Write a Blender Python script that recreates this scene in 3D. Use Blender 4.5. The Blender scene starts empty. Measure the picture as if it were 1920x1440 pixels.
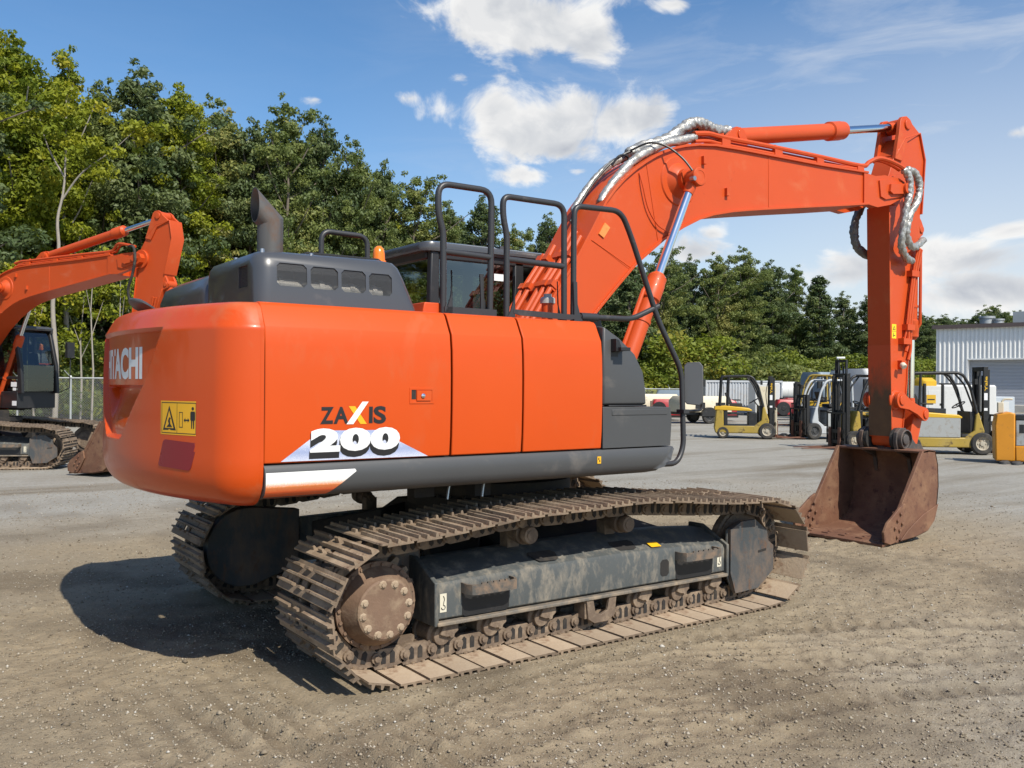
import bpy, bmesh, math, random
import numpy as np
from mathutils import Vector, Matrix, Euler
PI = math.pi
C = bpy.context.scene.collection
scene = bpy.context.scene
rnd = random.Random(7)

# ------------------------------------------------------------------ helpers
def smoothstep(a, b, x):
    t = min(max((x - a) / (b - a), 0.0), 1.0)
    return t * t * (3 - 2 * t)

class MB:
    """collects simple shapes and links them as ONE mesh object"""
    def __init__(s):
        s.v = []; s.f = []; s.m = []
    def add(s, vs, fs, m=0):
        o = len(s.v)
        s.v += [tuple(v) for v in vs]
        s.f += [tuple(i + o for i in f) for f in fs]
        s.m += [m] * len(fs)
        return s
    def box(s, x0, x1, y0, y1, z0, z1, m=0, M=None):
        vs = [(x, y, z) for x in (x0, x1) for y in (y0, y1) for z in (z0, z1)]
        if M is not None: vs = [tuple(M @ Vector(v)) for v in vs]
        return s.add(vs, [(0, 1, 3, 2), (4, 6, 7, 5), (0, 4, 5, 1), (2, 3, 7, 6), (0, 2, 6, 4), (1, 5, 7, 3)], m)
    def prism(s, pts, a, b, axis='y', m=0):
        n = len(pts)
        def P(p, t):
            return {'y': (p[0], t, p[1]), 'x': (t, p[0], p[1]), 'z': (p[0], p[1], t)}[axis]
        vs = [P(p, a) for p in pts] + [P(p, b) for p in pts]
        fs = [tuple(range(n)), tuple(range(2 * n - 1, n - 1, -1))]
        fs += [(i, i + n, (i + 1) % n + n, (i + 1) % n) for i in range(n)]
        return s.add(vs, fs, m)
    def loft(s, rings, caps=True, m=0, closed=True):
        n = len(rings[0]); vs = [p for r in rings for p in r]; fs = []
        for k in range(len(rings) - 1):
            for i in range(n if closed else n - 1):
                j = (i + 1) % n
                fs.append((k * n + i, k * n + j, (k + 1) * n + j, (k + 1) * n + i))
        if caps:
            fs.append(tuple(range(n - 1, -1, -1))); fs.append(tuple((len(rings) - 1) * n + i for i in range(n)))
        return s.add(vs, fs, m)
    def cyl(s, p0, p1, r0, r1=None, n=20, m=0, caps=True):
        return s.tube([p0, p1], [r0, r0 if r1 is None else r1], n, m, caps)
    def tube(s, path, r, n=10, m=0, caps=True):
        P = [Vector(p) for p in path]; k = len(P)
        R = r if isinstance(r, (list, tuple)) else [r] * k
        T = []
        for i in range(k):
            a = P[i] - P[i - 1] if i else P[1] - P[0]
            b = P[i + 1] - P[i] if i < k - 1 else a
            a = a.normalized() if a.length > 1e-9 else b.normalized()
            b = b.normalized() if b.length > 1e-9 else a
            t = a + b
            T.append(t.normalized() if t.length > 1e-6 else a)
        ref = Vector((0, 0, 1)) if abs(T[0].z) < .9 else Vector((0, 1, 0))
        u = T[0].cross(ref).normalized()
        rings = []
        for i in range(k):
            u = (u - T[i] * u.dot(T[i])).normalized()
            w = T[i].cross(u)
            rings.append([tuple(P[i] + (u * math.cos(2 * PI * j / n) + w * math.sin(2 * PI * j / n)) * R[i]) for j in range(n)])
        return s.loft(rings, caps, m)
    def lathe(s, prof, o, ax, n=24, m=0, caps=True):
        """prof: (radius, height along ax)"""
        o = Vector(o); ax = Vector(ax).normalized()
        u = ax.orthogonal().normalized(); w = ax.cross(u)
        rings = [[tuple(o + ax * h + (u * math.cos(2 * PI * j / n) + w * math.sin(2 * PI * j / n)) * max(r, 1e-4)) for j in range(n)] for r, h in prof]
        return s.loft(rings, caps, m)
    def build(s, name, mat, parent=None, bevel=0.0, seg=2, smooth=35, loc=None):
        me = bpy.data.meshes.new(name)
        me.from_pydata(s.v, [], s.f)
        bm = bmesh.new(); bm.from_mesh(me)
        bmesh.ops.recalc_face_normals(bm, faces=bm.faces)
        bm.to_mesh(me); bm.free()
        for x in (mat if isinstance(mat, (list, tuple)) else [mat]): me.materials.append(x)
        me.polygons.foreach_set('material_index', s.m)
        if smooth:
            me.polygons.foreach_set('use_smooth', [True] * len(me.polygons))
            me.set_sharp_from_angle(angle=math.radians(smooth))
        o = bpy.data.objects.new(name, me); C.objects.link(o)
        if parent is not None: o.parent = parent
        if loc: o.location = loc
        if bevel:
            b = o.modifiers.new('bevel', 'BEVEL'); b.width = bevel; b.segments = seg
            b.limit_method = 'ANGLE'; b.angle_limit = math.radians(40); b.harden_normals = False
        return o

def tag(o, label=None, cat=None, group=None, kind=None):
    if label: o['label'] = label
    if cat: o['category'] = cat
    if group: o['group'] = group
    if kind: o['kind'] = kind
    return o
def empty(name, loc=(0, 0, 0), rz=0.0):
    o = bpy.data.objects.new(name, None); C.objects.link(o)
    o.location = loc; o.rotation_euler = (0, 0, rz); o.empty_display_size = .3
    return o
def copy_tree(o, parent=None):
    c = o.copy(); C.objects.link(c)
    if parent is not None: c.parent = parent
    for ch in list(o.children): copy_tree(ch, c)
    return c
def arc(cx, cz, r, a0, a1, n):
    return [(cx + r * math.cos(math.radians(a0 + (a1 - a0) * i / n)), cz + r * math.sin(math.radians(a0 + (a1 - a0) * i / n))) for i in range(n + 1)]
def smooth_path(pts, sub=6):
    """Catmull-Rom through the points"""
    P = [Vector(p) for p in pts]; out = []
    for i in range(len(P) - 1):
        p0 = P[max(i - 1, 0)]; p1 = P[i]; p2 = P[i + 1]; p3 = P[min(i + 2, len(P) - 1)]
        for k in range(sub):
            t = k / sub
            out.append(.5 * ((2 * p1) + (p2 - p0) * t + (2 * p0 - 5 * p1 + 4 * p2 - p3) * t * t + (3 * p1 - p0 - 3 * p2 + p3) * t ** 3))
    out.append(P[-1]); return out
def round_path(pts, r, sub=5):
    """polyline with rounded corners"""
    P = [Vector(p) for p in pts]; out = [P[0]]
    for i in range(1, len(P) - 1):
        a = (P[i - 1] - P[i]); b = (P[i + 1] - P[i]); d = min(r, a.length * .45, b.length * .45)
        A = P[i] + a.normalized() * d; B = P[i] + b.normalized() * d
        for k in range(sub + 1):
            t = k / sub
            out.append((1 - t) ** 2 * A + 2 * t * (1 - t) * P[i] + t * t * B)
    out.append(P[-1]); return out
def rrect(x0, x1, y0, y1, r, z, n=4):
    """rounded rectangle ring in plan at height z (z may be a function of x,y)"""
    out = []
    for cx, cy, a in ((x1 - r, y1 - r, 0), (x0 + r, y1 - r, 90), (x0 + r, y0 + r, 180), (x1 - r, y0 + r, 270)):
        for k in range(n + 1):
            t = math.radians(a + 90 * k / n); x = cx + r * math.cos(t); y = cy + r * math.sin(t)
            out.append((x, y, z(x, y) if callable(z) else z))
    return out

def text_geo(s, bold=0.0, extrude=0.0):
    """flat lettering as (verts, faces), scaled to a unit box by the caller"""
    cu = bpy.data.curves.new('lettering', 'FONT'); cu.body = s; cu.offset = bold; cu.resolution_u = 4
    cu.extrude = extrude
    o = bpy.data.objects.new('lettering', cu); me = o.to_mesh()
    vs = [tuple(v.co) for v in me.vertices]; fs = [tuple(p.vertices) for p in me.polygons]
    o.to_mesh_clear(); bpy.data.objects.remove(o); bpy.data.curves.remove(cu)
    return vs, fs
def fit_text(mb, s, a0, a1, b0, b1, fn, bold=.02, m=0, shear=0.0):
    """lettering stretched to the box a0..a1 x b0..b1; fn(a,b) -> point"""
    vs, fs = text_geo(s, bold)
    if not vs: return
    xs = [v[0] for v in vs]; ys = [v[1] for v in vs]
    X0, X1, Y0, Y1 = min(xs), max(xs), min(ys), max(ys)
    out = []
    for v in vs:
        ta = (v[0] - X0) / (X1 - X0); tb = (v[1] - Y0) / (Y1 - Y0)
        out.append(fn(a0 + (a1 - a0) * ta + shear * (b1 - b0) * tb, b0 + (b1 - b0) * tb))
    mb.add(out, fs, m)

# ------------------------------------------------------------------ materials
MATS = {}
def nt(name):
    m = bpy.data.materials.new(name); m.use_nodes = True
    t = m.node_tree; t.nodes.clear()
    return m, t
def nd(t, typ, **kw):
    n = t.nodes.new(typ)
    for k, v in kw.items():
        if k.startswith('i_'): n.inputs[k[2:]].default_value = v
        else: setattr(n, k, v)
    return n
def mix(t, fac, a, b, blend='MIX'):
    n = t.nodes.new('ShaderNodeMix'); n.data_type = 'RGBA'; n.blend_type = blend
    for sock, val in ((n.inputs[0], fac), (n.inputs[6], a), (n.inputs[7], b)):
        if hasattr(val, 'links'): t.links.new(val, sock)
        else: sock.default_value = val if not isinstance(val, tuple) or len(val) == 4 else (*val, 1)
    return n.outputs[2]
def math_(t, op, a, b=None, c=None, clamp=False):
    n = t.nodes.new('ShaderNodeMath'); n.operation = op; n.use_clamp = clamp
    for i, val in enumerate((a, b, c)):
        if val is None: continue
        if hasattr(val, 'links'): t.links.new(val, n.inputs[i])
        else: n.inputs[i].default_value = val
    return n.outputs[0]
def noise(t, vec, scale, detail=4, rough=.55, dist=0.0):
    n = nd(t, 'ShaderNodeTexNoise'); n.inputs['Scale'].default_value = scale; n.inputs['Detail'].default_value = detail
    n.inputs['Roughness'].default_value = rough; n.inputs['Distortion'].default_value = dist
    if vec is not None: t.links.new(vec, n.inputs['Vector'])
    return n.outputs['Fac']
def ramp(t, fac, stops):
    n = nd(t, 'ShaderNodeValToRGB'); e = n.color_ramp.elements
    while len(e) < len(stops): e.new(.5)
    for el, (p, c) in zip(e, stops):
        el.position = p; el.color = (*c, 1) if isinstance(c, tuple) else (c, c, c, 1)
    t.links.new(fac, n.inputs[0]); return n.outputs[0]
def mapr(t, v, a, b, c=0.0, d=1.0):
    n = nd(t, 'ShaderNodeMapRange'); n.inputs[1].default_value = a; n.inputs[2].default_value = b
    n.inputs[3].default_value = c; n.inputs[4].default_value = d
    t.links.new(v, n.inputs[0]); return n.outputs[0]

def surf(name, col, rough=.5, metal=0.0, coat=0.0, vary=.12, vscale=3.0, dust=0.0, dustcol=(.30, .23, .16), dscale=6.0,
         bump=0.0, bscale=60.0, rvary=.12, spec=.5, streak=False, dust2=None, d2lo=.55, objrand=0.0):
    """a painted / metal / plastic surface with grime and small unevenness"""
    if name in MATS: return MATS[name]
    m, t = nt(name); L = t.links
    out = nd(t, 'ShaderNodeOutputMaterial'); b = nd(t, 'ShaderNodeBsdfPrincipled')
    L.new(b.outputs[0], out.inputs[0])
    co = nd(t, 'ShaderNodeTexCoord').outputs['Object']
    n1 = noise(t, co, vscale, 5, .6)
    c = mix(t, n1, tuple(x * (1 - vary) for x in col), tuple(min(x * (1 + vary), 1) for x in col))
    if dust > 0:
        vec = co
        if streak:
            mp = nd(t, 'ShaderNodeMapping'); mp.inputs['Scale'].default_value = (1, 1, .45); L.new(co, mp.inputs[0]); vec = mp.outputs[0]
        n2 = noise(t, vec, dscale, 8, .68, .3)
        d = mapr(t, n2, .62 - dust * .35, .78 - dust * .2)
        c = mix(t, d, c, dustcol)
        if dust2:
            n3 = noise(t, vec, dscale * 2.3, 8, .7); c = mix(t, mapr(t, n3, d2lo, d2lo + .11), c, dust2)
        r = mix(t, d, (rough,) * 3, (min(rough + .35, .95),) * 3)
        L.new(r, b.inputs['Roughness'])
    else:
        L.new(mapr(t, n1, .2, .8, max(rough - rvary * .5, .02), min(rough + rvary * .5, 1)), b.inputs['Roughness'])
    if objrand:
        oi = nd(t, 'ShaderNodeObjectInfo'); c = mix(t, 1.0, c, mix(t, oi.outputs['Random'], (1 - objrand,) * 3, (1 + objrand * .5, 1 + objrand * .45, 1 + objrand * .35)), 'MULTIPLY')
    L.new(c, b.inputs['Base Color'])
    b.inputs['Metallic'].default_value = metal
    b.inputs['Specular IOR Level'].default_value = spec
    if coat: b.inputs['Coat Weight'].default_value = coat; b.inputs['Coat Roughness'].default_value = .08
    if bump:
        bp = nd(t, 'ShaderNodeBump'); bp.inputs['Strength'].default_value = bump; bp.inputs['Distance'].default_value = .01
        L.new(noise(t, co, bscale, 5, .6), bp.inputs['Height']); L.new(bp.outputs[0], b.inputs['Normal'])
    MATS[name] = m; return m

def glass(name, tint=(.55, .62, .6), refl=1.0):
    if name in MATS: return MATS[name]
    m, t = nt(name); L = t.links
    out = nd(t, 'ShaderNodeOutputMaterial'); tr = nd(t, 'ShaderNodeBsdfTransparent'); tr.inputs[0].default_value = (*tint, 1)
    gl = nd(t, 'ShaderNodeBsdfGlossy'); gl.inputs['Roughness'].default_value = .03; gl.inputs['Color'].default_value = (refl, refl, refl, 1)
    fr = nd(t, 'ShaderNodeFresnel'); fr.inputs[0].default_value = 1.52
    mx = nd(t, 'ShaderNodeMixShader'); L.new(mapr(t, fr.outputs[0], 0, 1, .04, 1), mx.inputs[0]); L.new(tr.outputs[0], mx.inputs[1]); L.new(gl.outputs[0], mx.inputs[2])
    L.new(mx.outputs[0], out.inputs[0]); MATS[name] = m; return m

ORANGE = surf('orange_paint', (.58, .071, .006), .40, coat=.10, spec=.3, vary=.06, vscale=1.5, dust=.12, dustcol=(.53, .088, .018), dscale=3.2, streak=True, bump=.03, bscale=90)
ORANGE2 = surf('orange_paint_boom', (.55, .076, .015), .46, coat=.05, spec=.3, vary=.07, vscale=2.0, dust=.14, dustcol=(.56, .12, .045), dscale=3.0, dust2=(.36, .045, .012), d2lo=.66, bump=.05, bscale=70)
ORANGE_ARM = surf('orange_paint_arm', (.55, .075, .015), .46, coat=.05, spec=.3, vary=.06, vscale=2.0, dust=.10, dustcol=(.55, .12, .04), dscale=3.0, bump=.05, bscale=70)
GREY = surf('grey_panel', (.062, .063, .064), .48, vary=.08, dust=.10, dustcol=(.12, .11, .10), dscale=3.0, bump=.04, bscale=160)
HOODG = surf('hood_grey_paint', (.060, .062, .066), .32, coat=.4, vary=.06, dust=.08, dustcol=(.11, .105, .10), dscale=3.0)
BLACK = surf('black_paint', (.018, .018, .019), .45, vary=.2, dust=.15, dustcol=(.06, .05, .045))
RAIL = surf('rail_paint', (.032, .032, .034), .42, vary=.1, dust=.12, dustcol=(.07, .065, .06))
UNDER = surf('underside_black', (.020, .018, .017), .8, vary=.3, dust=.4, dustcol=(.06, .048, .036))
FRAME = surf('dusty_frame_paint', (.068, .075, .075), .6, vary=.25, dust=.42, dustcol=(.22, .195, .155), dscale=13, bump=.15, bscale=40, streak=True, dust2=(.10, .095, .085))
SHOE = surf('dusty_track_steel', (.20, .145, .098), .72, metal=0.0, vary=.3, vscale=5, dust=.5, dustcol=(.33, .25, .175), dscale=5, bump=.45, bscale=38, dust2=(.10, .06, .038), objrand=.28)
SHOEIN = surf('tan_dusted_steel', (.36, .27, .185), .85, vary=.2, vscale=4, dust=.5, dustcol=(.44, .35, .25), dscale=4, bump=.4, bscale=38, dust2=(.26, .17, .11), objrand=.16)
LINK = surf('track_link_steel', (.14, .10, .070), .7, metal=0.0, vary=.3, vscale=8, dust=.5, dustcol=(.30, .225, .155), dscale=9, bump=.35, bscale=45)
HUB = surf('rusty_hub_steel', (.17, .105, .068), .75, vary=.3, vscale=8, dust=.4, dustcol=(.28, .20, .13), dscale=9, bump=.3, bscale=50)
RUST = surf('bucket_rust', (.150, .068, .038), .72, vary=.35, vscale=3, dust=.45, dustcol=(.23, .125, .07), dscale=4, bump=.3, bscale=40, dust2=(.085, .034, .022))
CHROME = surf('chrome_rod', (.72, .74, .77), .12, metal=1.0, vary=.03)
STEEL = surf('bare_steel', (.42, .42, .42), .35, metal=.9, vary=.15)
SILVER = surf('silver_sleeve', (.43, .42, .39), .36, metal=.55, vary=.3, vscale=20, bump=.7, bscale=40, dust=.35, dustcol=(.15,.135,.115), dscale=16)
SLEEVEG = surf('grey_sleeve', (.16, .165, .165), .5, metal=.3, vary=.2, vscale=14, bump=.8, bscale=24)
RUBBER = surf('rubber', (.022, .021, .020), .75, vary=.25, dust=.4, dustcol=(.09, .078, .062), dscale=8)
AMBER = surf('amber_lens', (.85, .20, .01), .2, coat=.5, vary=.03)
WHITE = surf('white_decal', (.80, .80, .79), .4, vary=.04, dust=.05, dustcol=(.6, .55, .5))
DECALK = surf('black_decal', (.018, .017, .018), .45, vary=.1)
YELLOW = surf('yellow_decal', (.80, .42, .015), .4, vary=.06)
REDREF = surf('red_reflector', (.22, .008, .016), .28, vary=.1)
GLASS = glass('cab_glass', (.50, .56, .54))
CREAM = surf('cream_decal', (.62, .58, .46), .6, vary=.1, dust=.2)
SEAT = surf('seat_cloth', (.03, .03, .032), .85)
# ------------------------------------------------------------------ ground
def vnoise(x, y, seed):
    r = np.random.RandomState(seed); g = r.rand(256, 256)
    xi = np.floor(x).astype(int); yi = np.floor(y).astype(int); fx = x - xi; fy = y - yi
    fx = fx * fx * (3 - 2 * fx); fy = fy * fy * (3 - 2 * fy)
    a = g[xi % 256, yi % 256]; b = g[(xi + 1) % 256, yi % 256]; c = g[xi % 256, (yi + 1) % 256]; d = g[(xi + 1) % 256, (yi + 1) % 256]
    return (a * (1 - fx) + b * fx) * (1 - fy) + (c * (1 - fx) + d * fx) * fy - .5
def ground_h(x, y, full=False):
    """height of the yard surface (numpy arrays)"""
    near = np.exp(-((x - .5) ** 2 + (y + 1) ** 2) / 130.0)
    h = .030 * vnoise(x * .55, y * .55, 1) + .022 * vnoise(x * 1.7, y * 1.7, 2) + .016 * vnoise(x * 4.3, y * 4.3, 3) + .020 * vnoise(x * 9, y * 9, 4) + .016 * vnoise(x * 18, y * 18, 5)
    # grouser marks left by turning tracks: curved ridges in front of the machine
    wv = vnoise(x * 1.3, y * 1.3, 8)
    m1 = np.clip(vnoise(x * 1.1 + 9, y * .7, 6) * 3.0 + .8, 0, 1) * np.exp(-(((x + 2.35) / .85) ** 2 + ((y + 1.9) / 1.1) ** 2))
    s1 = np.sin((x + .10 * y + .20 * wv) * 2 * PI / .17); h += .030 * m1 * np.clip(.75 + 2.2 * vnoise(x * 2.4 + 1, y * 2.0, 32), .1, 1.5) * (np.maximum(s1, -.2) + .4 * s1)
    m2 = np.clip(vnoise(x * .9 + 3, y * 1.1 + 7, 7) * 3.0 + .85, 0, 1) * np.exp(-(((x - .0) / 1.5) ** 2 + ((y + 2.65) / .75) ** 2))
    s2 = np.sin((x * .53 + y * .85 + .16 * wv) * 2 * PI / .14); h += .017 * m2 * s2 * np.clip(.7 + 2.2 * vnoise(x * 2.6 + 5, y * 2.6, 31), .1, 1.5) + .02 * m2 * np.abs(vnoise(x * 8, y * 8, 33))
    m3 = np.exp(-(((x - 1.5) / 1.0) ** 2 + ((y + 2.5) / .8) ** 2)); h += .07 * m3 * np.abs(vnoise(x * 5.5, y * 5.5, 12))
    groove_shade_damp = np.clip(m1 * np.clip(-s1 * 1.3 + .1, 0, 1) * 1.1 + m2 * np.clip(-s2 + .1, 0, 1) * .8, 0, 1)  # groove bottoms darkened in colour, standing in for shading the sun leaves out
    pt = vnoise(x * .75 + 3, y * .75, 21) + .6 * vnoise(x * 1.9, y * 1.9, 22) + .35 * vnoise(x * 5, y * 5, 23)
    groove_shade_damp = np.maximum(groove_shade_damp, np.clip((pt - .11) * 3.4, 0, 1) * .9 * near)
    # wheel ruts curving through the foreground
    ra = np.hypot(x + .8, y + 7.6); ta = np.arctan2(y + 7.6, x + .8)
    for r0, w_ in ((5.12, .13), (5.86, .12), (4.55, .10)):
        b_ = np.exp(-((ra - r0 - .10 * vnoise(ta * 4, ta * 0 + r0, 41)) / w_) ** 4) * np.clip(.85 + 1.6 * vnoise(x * 1.2, y * 1.2, 42), 0, 1) * (y < -1.75)
        tr_ = np.sin(ta * r0 * 2 * PI / .13 + 9 * np.abs(ra - r0)); h += b_ * (-.014 + .010 * tr_); groove_shade_damp = np.maximum(groove_shade_damp, b_ * (.38 + .30 * (tr_ < 0)))
        e_ = np.exp(-((np.abs(ra - r0) - w_ * 1.25) / .045) ** 2) * (y < -1.75); h += .016 * e_ * (.6 + 1.5 * np.abs(vnoise(x * 9, y * 9, 43)))
    # rolled up soil along the outer edge of the near track
    e = np.exp(-((y + 1.66) / .09) ** 2) * (x > -1.9) * (x < 2.0); h += .030 * e * (.6 + 1.6 * np.clip(vnoise(x * 3.1, y * 3.1, 11), -.3, .5))
    h = h * near
    # flat under both tracks
    for s in (-1, 1):
        f = np.clip(1.4 - np.abs(y - s * 1.195) / .42, 0, 1) * np.clip((2.2 - np.abs(x)) / .2, 0, 1)
        f = np.clip(f * 2.5, 0, 1); h = h * (1 - f) + f * (.002)
    return (h - .006, groove_shade_damp) if full else h - .006
def grad(lo, hi, step, far, g=1.16):
    a = list(np.arange(lo, hi, step)); s = step; p = a[-1]
    while p < far: s *= g; p += s; a.append(p)
    s = step; p = a[0]; b = []
    while p > -far: s *= g; p -= s; b.append(p)
    return np.array(b[::-1] + a)
gx = grad(-4.6, 4.6, .024, 700, 1.08); gy = grad(-4.8, 1.6, .024, 700, 1.08)
X, Y = np.meshgrid(gx, gy, indexing='ij'); Hh, GROOVE_SHADE_DAMP = ground_h(X, Y, True)
nx, ny = X.shape
me = bpy.data.meshes.new('ground')
co = np.stack([X, Y, Hh], -1).reshape(-1, 3); ii = np.arange(nx * ny).reshape(nx, ny)
q = np.stack([ii[:-1, :-1], ii[1:, :-1], ii[1:, 1:], ii[:-1, 1:]], -1).reshape(-1, 4)
me.vertices.add(len(co)); me.vertices.foreach_set('co', co.ravel()); me.loops.add(q.size); me.loops.foreach_set('vertex_index', q.ravel())
me.polygons.add(len(q)); me.polygons.foreach_set('loop_start', np.arange(0, q.size, 4)); me.polygons.foreach_set('loop_total', np.full(len(q), 4)); me.polygons.foreach_set('use_smooth', np.ones(len(q), bool)); me.update(); me.validate()
me.attributes.new('groove_shade_damp', 'FLOAT', 'POINT').data.foreach_set('value', GROOVE_SHADE_DAMP.ravel().astype(np.float32))
ground = bpy.data.objects.new('ground', me); C.objects.link(ground); tag(ground, kind='structure')
def ground_mat():
    m, t = nt('gravel_yard'); L = t.links
    out = nd(t, 'ShaderNodeOutputMaterial'); b = nd(t, 'ShaderNodeBsdfPrincipled'); L.new(b.outputs[0], out.inputs[0])
    co = nd(t, 'ShaderNodeTexCoord').outputs['Object']
    big = noise(t, co, .16, 5, .6, .4); mid = noise(t, co, .9, 6, .62, .3); fine = noise(t, co, 14, 6, .7); 
    # stripes of driven-over dark soil, mostly across the yard
    mp = nd(t, 'ShaderNodeMapping'); mp.inputs['Rotation'].default_value = (0, 0, math.radians(48)); mp.inputs['Scale'].default_value = (.10, .55, 1); L.new(co, mp.inputs[0])
    stripe = noise(t, mp.outputs[0], 1.0, 6, .62, .6)
    sp = nd(t, 'ShaderNodeSeparateXYZ'); L.new(co, sp.inputs[0])
    # distance from the machine: brown dirt near, grey crushed stone farther out
    dx = math_(t, 'MULTIPLY', sp.outputs[0], .62); d = math_(t, 'SQRT', math_(t, 'ADD', math_(t, 'MULTIPLY', dx, dx), math_(t, 'MULTIPLY', sp.outputs[1], sp.outputs[1])))
    far = mapr(t, math_(t, 'ADD', d, math_(t, 'MULTIPLY', math_(t, 'SUBTRACT', big, .5), 9.0)), 3.4, 7.5)
    dirt = mix(t, mid, (.285, .222, .142), (.385, .312, .210)); grey = mix(t, mid, (.285, .278, .248), (.41, .40, .365))
    c = mix(t, far, dirt, grey)
    c = mix(t, math_(t, 'MULTIPLY', mapr(t, stripe, .50, .66), mapr(t, far, 0, 1, .3, .9)), c, (.165, .138, .10))
    c = mix(t, mapr(t, fine, .35, .75, 0, .55), c, (.185, .15, .10))
    an = nd(t, 'ShaderNodeAttribute'); an.attribute_name = 'groove_shade_damp'; c = mix(t, math_(t, 'MULTIPLY', an.outputs['Fac'], mapr(t, fine, .2, .7, .95, .55)), c, (.105, .080, .053))  # painted groove shade and damp patches both darken the soil
    # pebbles: cells with their own tint
    pc = None
    for sc, th, am in ((34, .30, .75), (85, .34, .7), (190, .38, .6)):
        v = nd(t, 'ShaderNodeTexVoronoi'); v.inputs['Scale'].default_value = sc; L.new(co, v.inputs['Vector'])
        sx = nd(t, 'ShaderNodeSeparateColor'); L.new(v.outputs['Color'], sx.inputs[0])
        on = math_(t, 'MULTIPLY', math_(t, 'LESS_THAN', v.outputs['Distance'], math_(t, 'MULTIPLY', sx.outputs[1], th * 1.3)), math_(t, 'GREATER_THAN', sx.outputs[0], .45))
        tint = ramp(t, sx.outputs[2], [(0, (.15, .12, .08)), (.4, (.27, .225, .155)), (.8, (.36, .31, .23)), (1, (.50, .46, .38))])
        c = mix(t, math_(t, 'MULTIPLY', on, am), c, tint)
        hgt = math_(t, 'MULTIPLY', on, math_(t, 'SUBTRACT', th, v.outputs['Distance'])); hgt = math_(t, 'MULTIPLY', hgt, 34 / sc)
        pc = hgt if pc is None else math_(t, 'ADD', pc, hgt)
    L.new(c, b.inputs['Base Color']); b.inputs['Roughness'].default_value = .92; b.inputs['Specular IOR Level'].default_value = .2
    bh = math_(t, 'ADD', math_(t, 'MULTIPLY', pc, .9), math_(t, 'ADD', math_(t, 'MULTIPLY', fine, .5), math_(t, 'MULTIPLY', noise(t, co, 60, 5, .7), .35)))
    bp = nd(t, 'ShaderNodeBump'); bp.inputs['Strength'].default_value = .9; bp.inputs['Distance'].default_value = .035; L.new(bh, bp.inputs['Height']); L.new(bp.outputs[0], b.inputs['Normal'])
    return m
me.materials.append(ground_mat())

# loose stones lying on the surface
def stones():
    R = np.random.RandomState(5); N = 85000
    base = np.array([(0, 0, 1), (1, 0, 0), (.3, .95, 0), (-.8, .6, 0), (-.8, -.6, 0), (.3, -.95, 0), (0, 0, -.6)])
    F = np.array([(0, 1, 2), (0, 2, 3), (0, 3, 4), (0, 4, 5), (0, 5, 1), (6, 2, 1), (6, 3, 2), (6, 4, 3), (6, 5, 4), (6, 1, 5)])
    # density falls with distance from the camera foot point
    ang = R.uniform(math.radians(15), math.radians(95), N * 2); dist = 2.0 + 15 * R.rand(N * 2) ** 1.7
    x = -4.1 + dist * np.cos(ang); y = -6.1 + dist * np.sin(ang)
    ok = ~((np.abs(x) < 2.2) & (np.abs(np.abs(y) - 1.195) < .43)); x = x[ok][:N]; y = y[ok][:N]; N = len(x)
    s = .0035 + .008 * R.rand(N) ** 3 + (R.rand(N) < .006) * .016 * R.rand(N)
    z = ground_h(x, y)
    V = base[None] * (1 + .45 * (R.rand(N, 7, 3) - .5)); V = V * s[:, None, None] * R.uniform(.7, 1.3, (N, 1, 3))
    a = R.rand(N) * 6.28; ca, sa = np.cos(a)[:, None], np.sin(a)[:, None]
    V = np.stack([V[..., 0] * ca - V[..., 1] * sa, V[..., 0] * sa + V[..., 1] * ca, V[..., 2] * .8], -1) + np.stack([x, y, z + s * .25], -1)[:, None]
    f = (F[None] + 7 * np.arange(N)[:, None, None]).reshape(-1, 3)
    me = bpy.data.meshes.new('gravel'); me.vertices.add(N * 7); me.vertices.foreach_set('co', V.ravel()); me.loops.add(f.size); me.loops.foreach_set('vertex_index', f.ravel())
    me.polygons.add(len(f)); me.polygons.foreach_set('loop_start', np.arange(0, f.size, 3)); me.polygons.foreach_set('loop_total', np.full(len(f), 3)); me.update()
    at = me.attributes.new('tint', 'FLOAT', 'FACE'); at.data.foreach_set('value', np.repeat(R.rand(N), 10).astype(np.float32))
    m, t = nt('loose_stone'); L = t.links; out = nd(t, 'ShaderNodeOutputMaterial'); b = nd(t, 'ShaderNodeBsdfPrincipled'); L.new(b.outputs[0], out.inputs[0])
    an = nd(t, 'ShaderNodeAttribute'); an.attribute_name = 'tint'
    L.new(ramp(t, an.outputs['Fac'], [(0, (.15, .118, .08)), (.6, (.26, .21, .145)), (.92, (.35, .30, .225)), (1, (.52, .49, .43))]), b.inputs['Base Color']); b.inputs['Roughness'].default_value = .9
    me.materials.append(m); o = bpy.data.objects.new('gravel', me); C.objects.link(o); tag(o, 'loose stones scattered over the brown dirt in the foreground', 'gravel', kind='stuff')
stones()
# ------------------------------------------------------------------ the big excavator (origin = slewing axis on the ground, +X = forward)
EXC = empty('excavator')
tag(EXC, 'large orange excavator filling the picture, seen from its rear corner', 'excavator', 'orange excavators')
GRP = {}
def part(name, mb, mat, parent=EXC, grp='upper', **k):
    o = mb.build(name, mat, parent, **k)
    if parent is EXC: GRP[o.name] = grp
    return o

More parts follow.
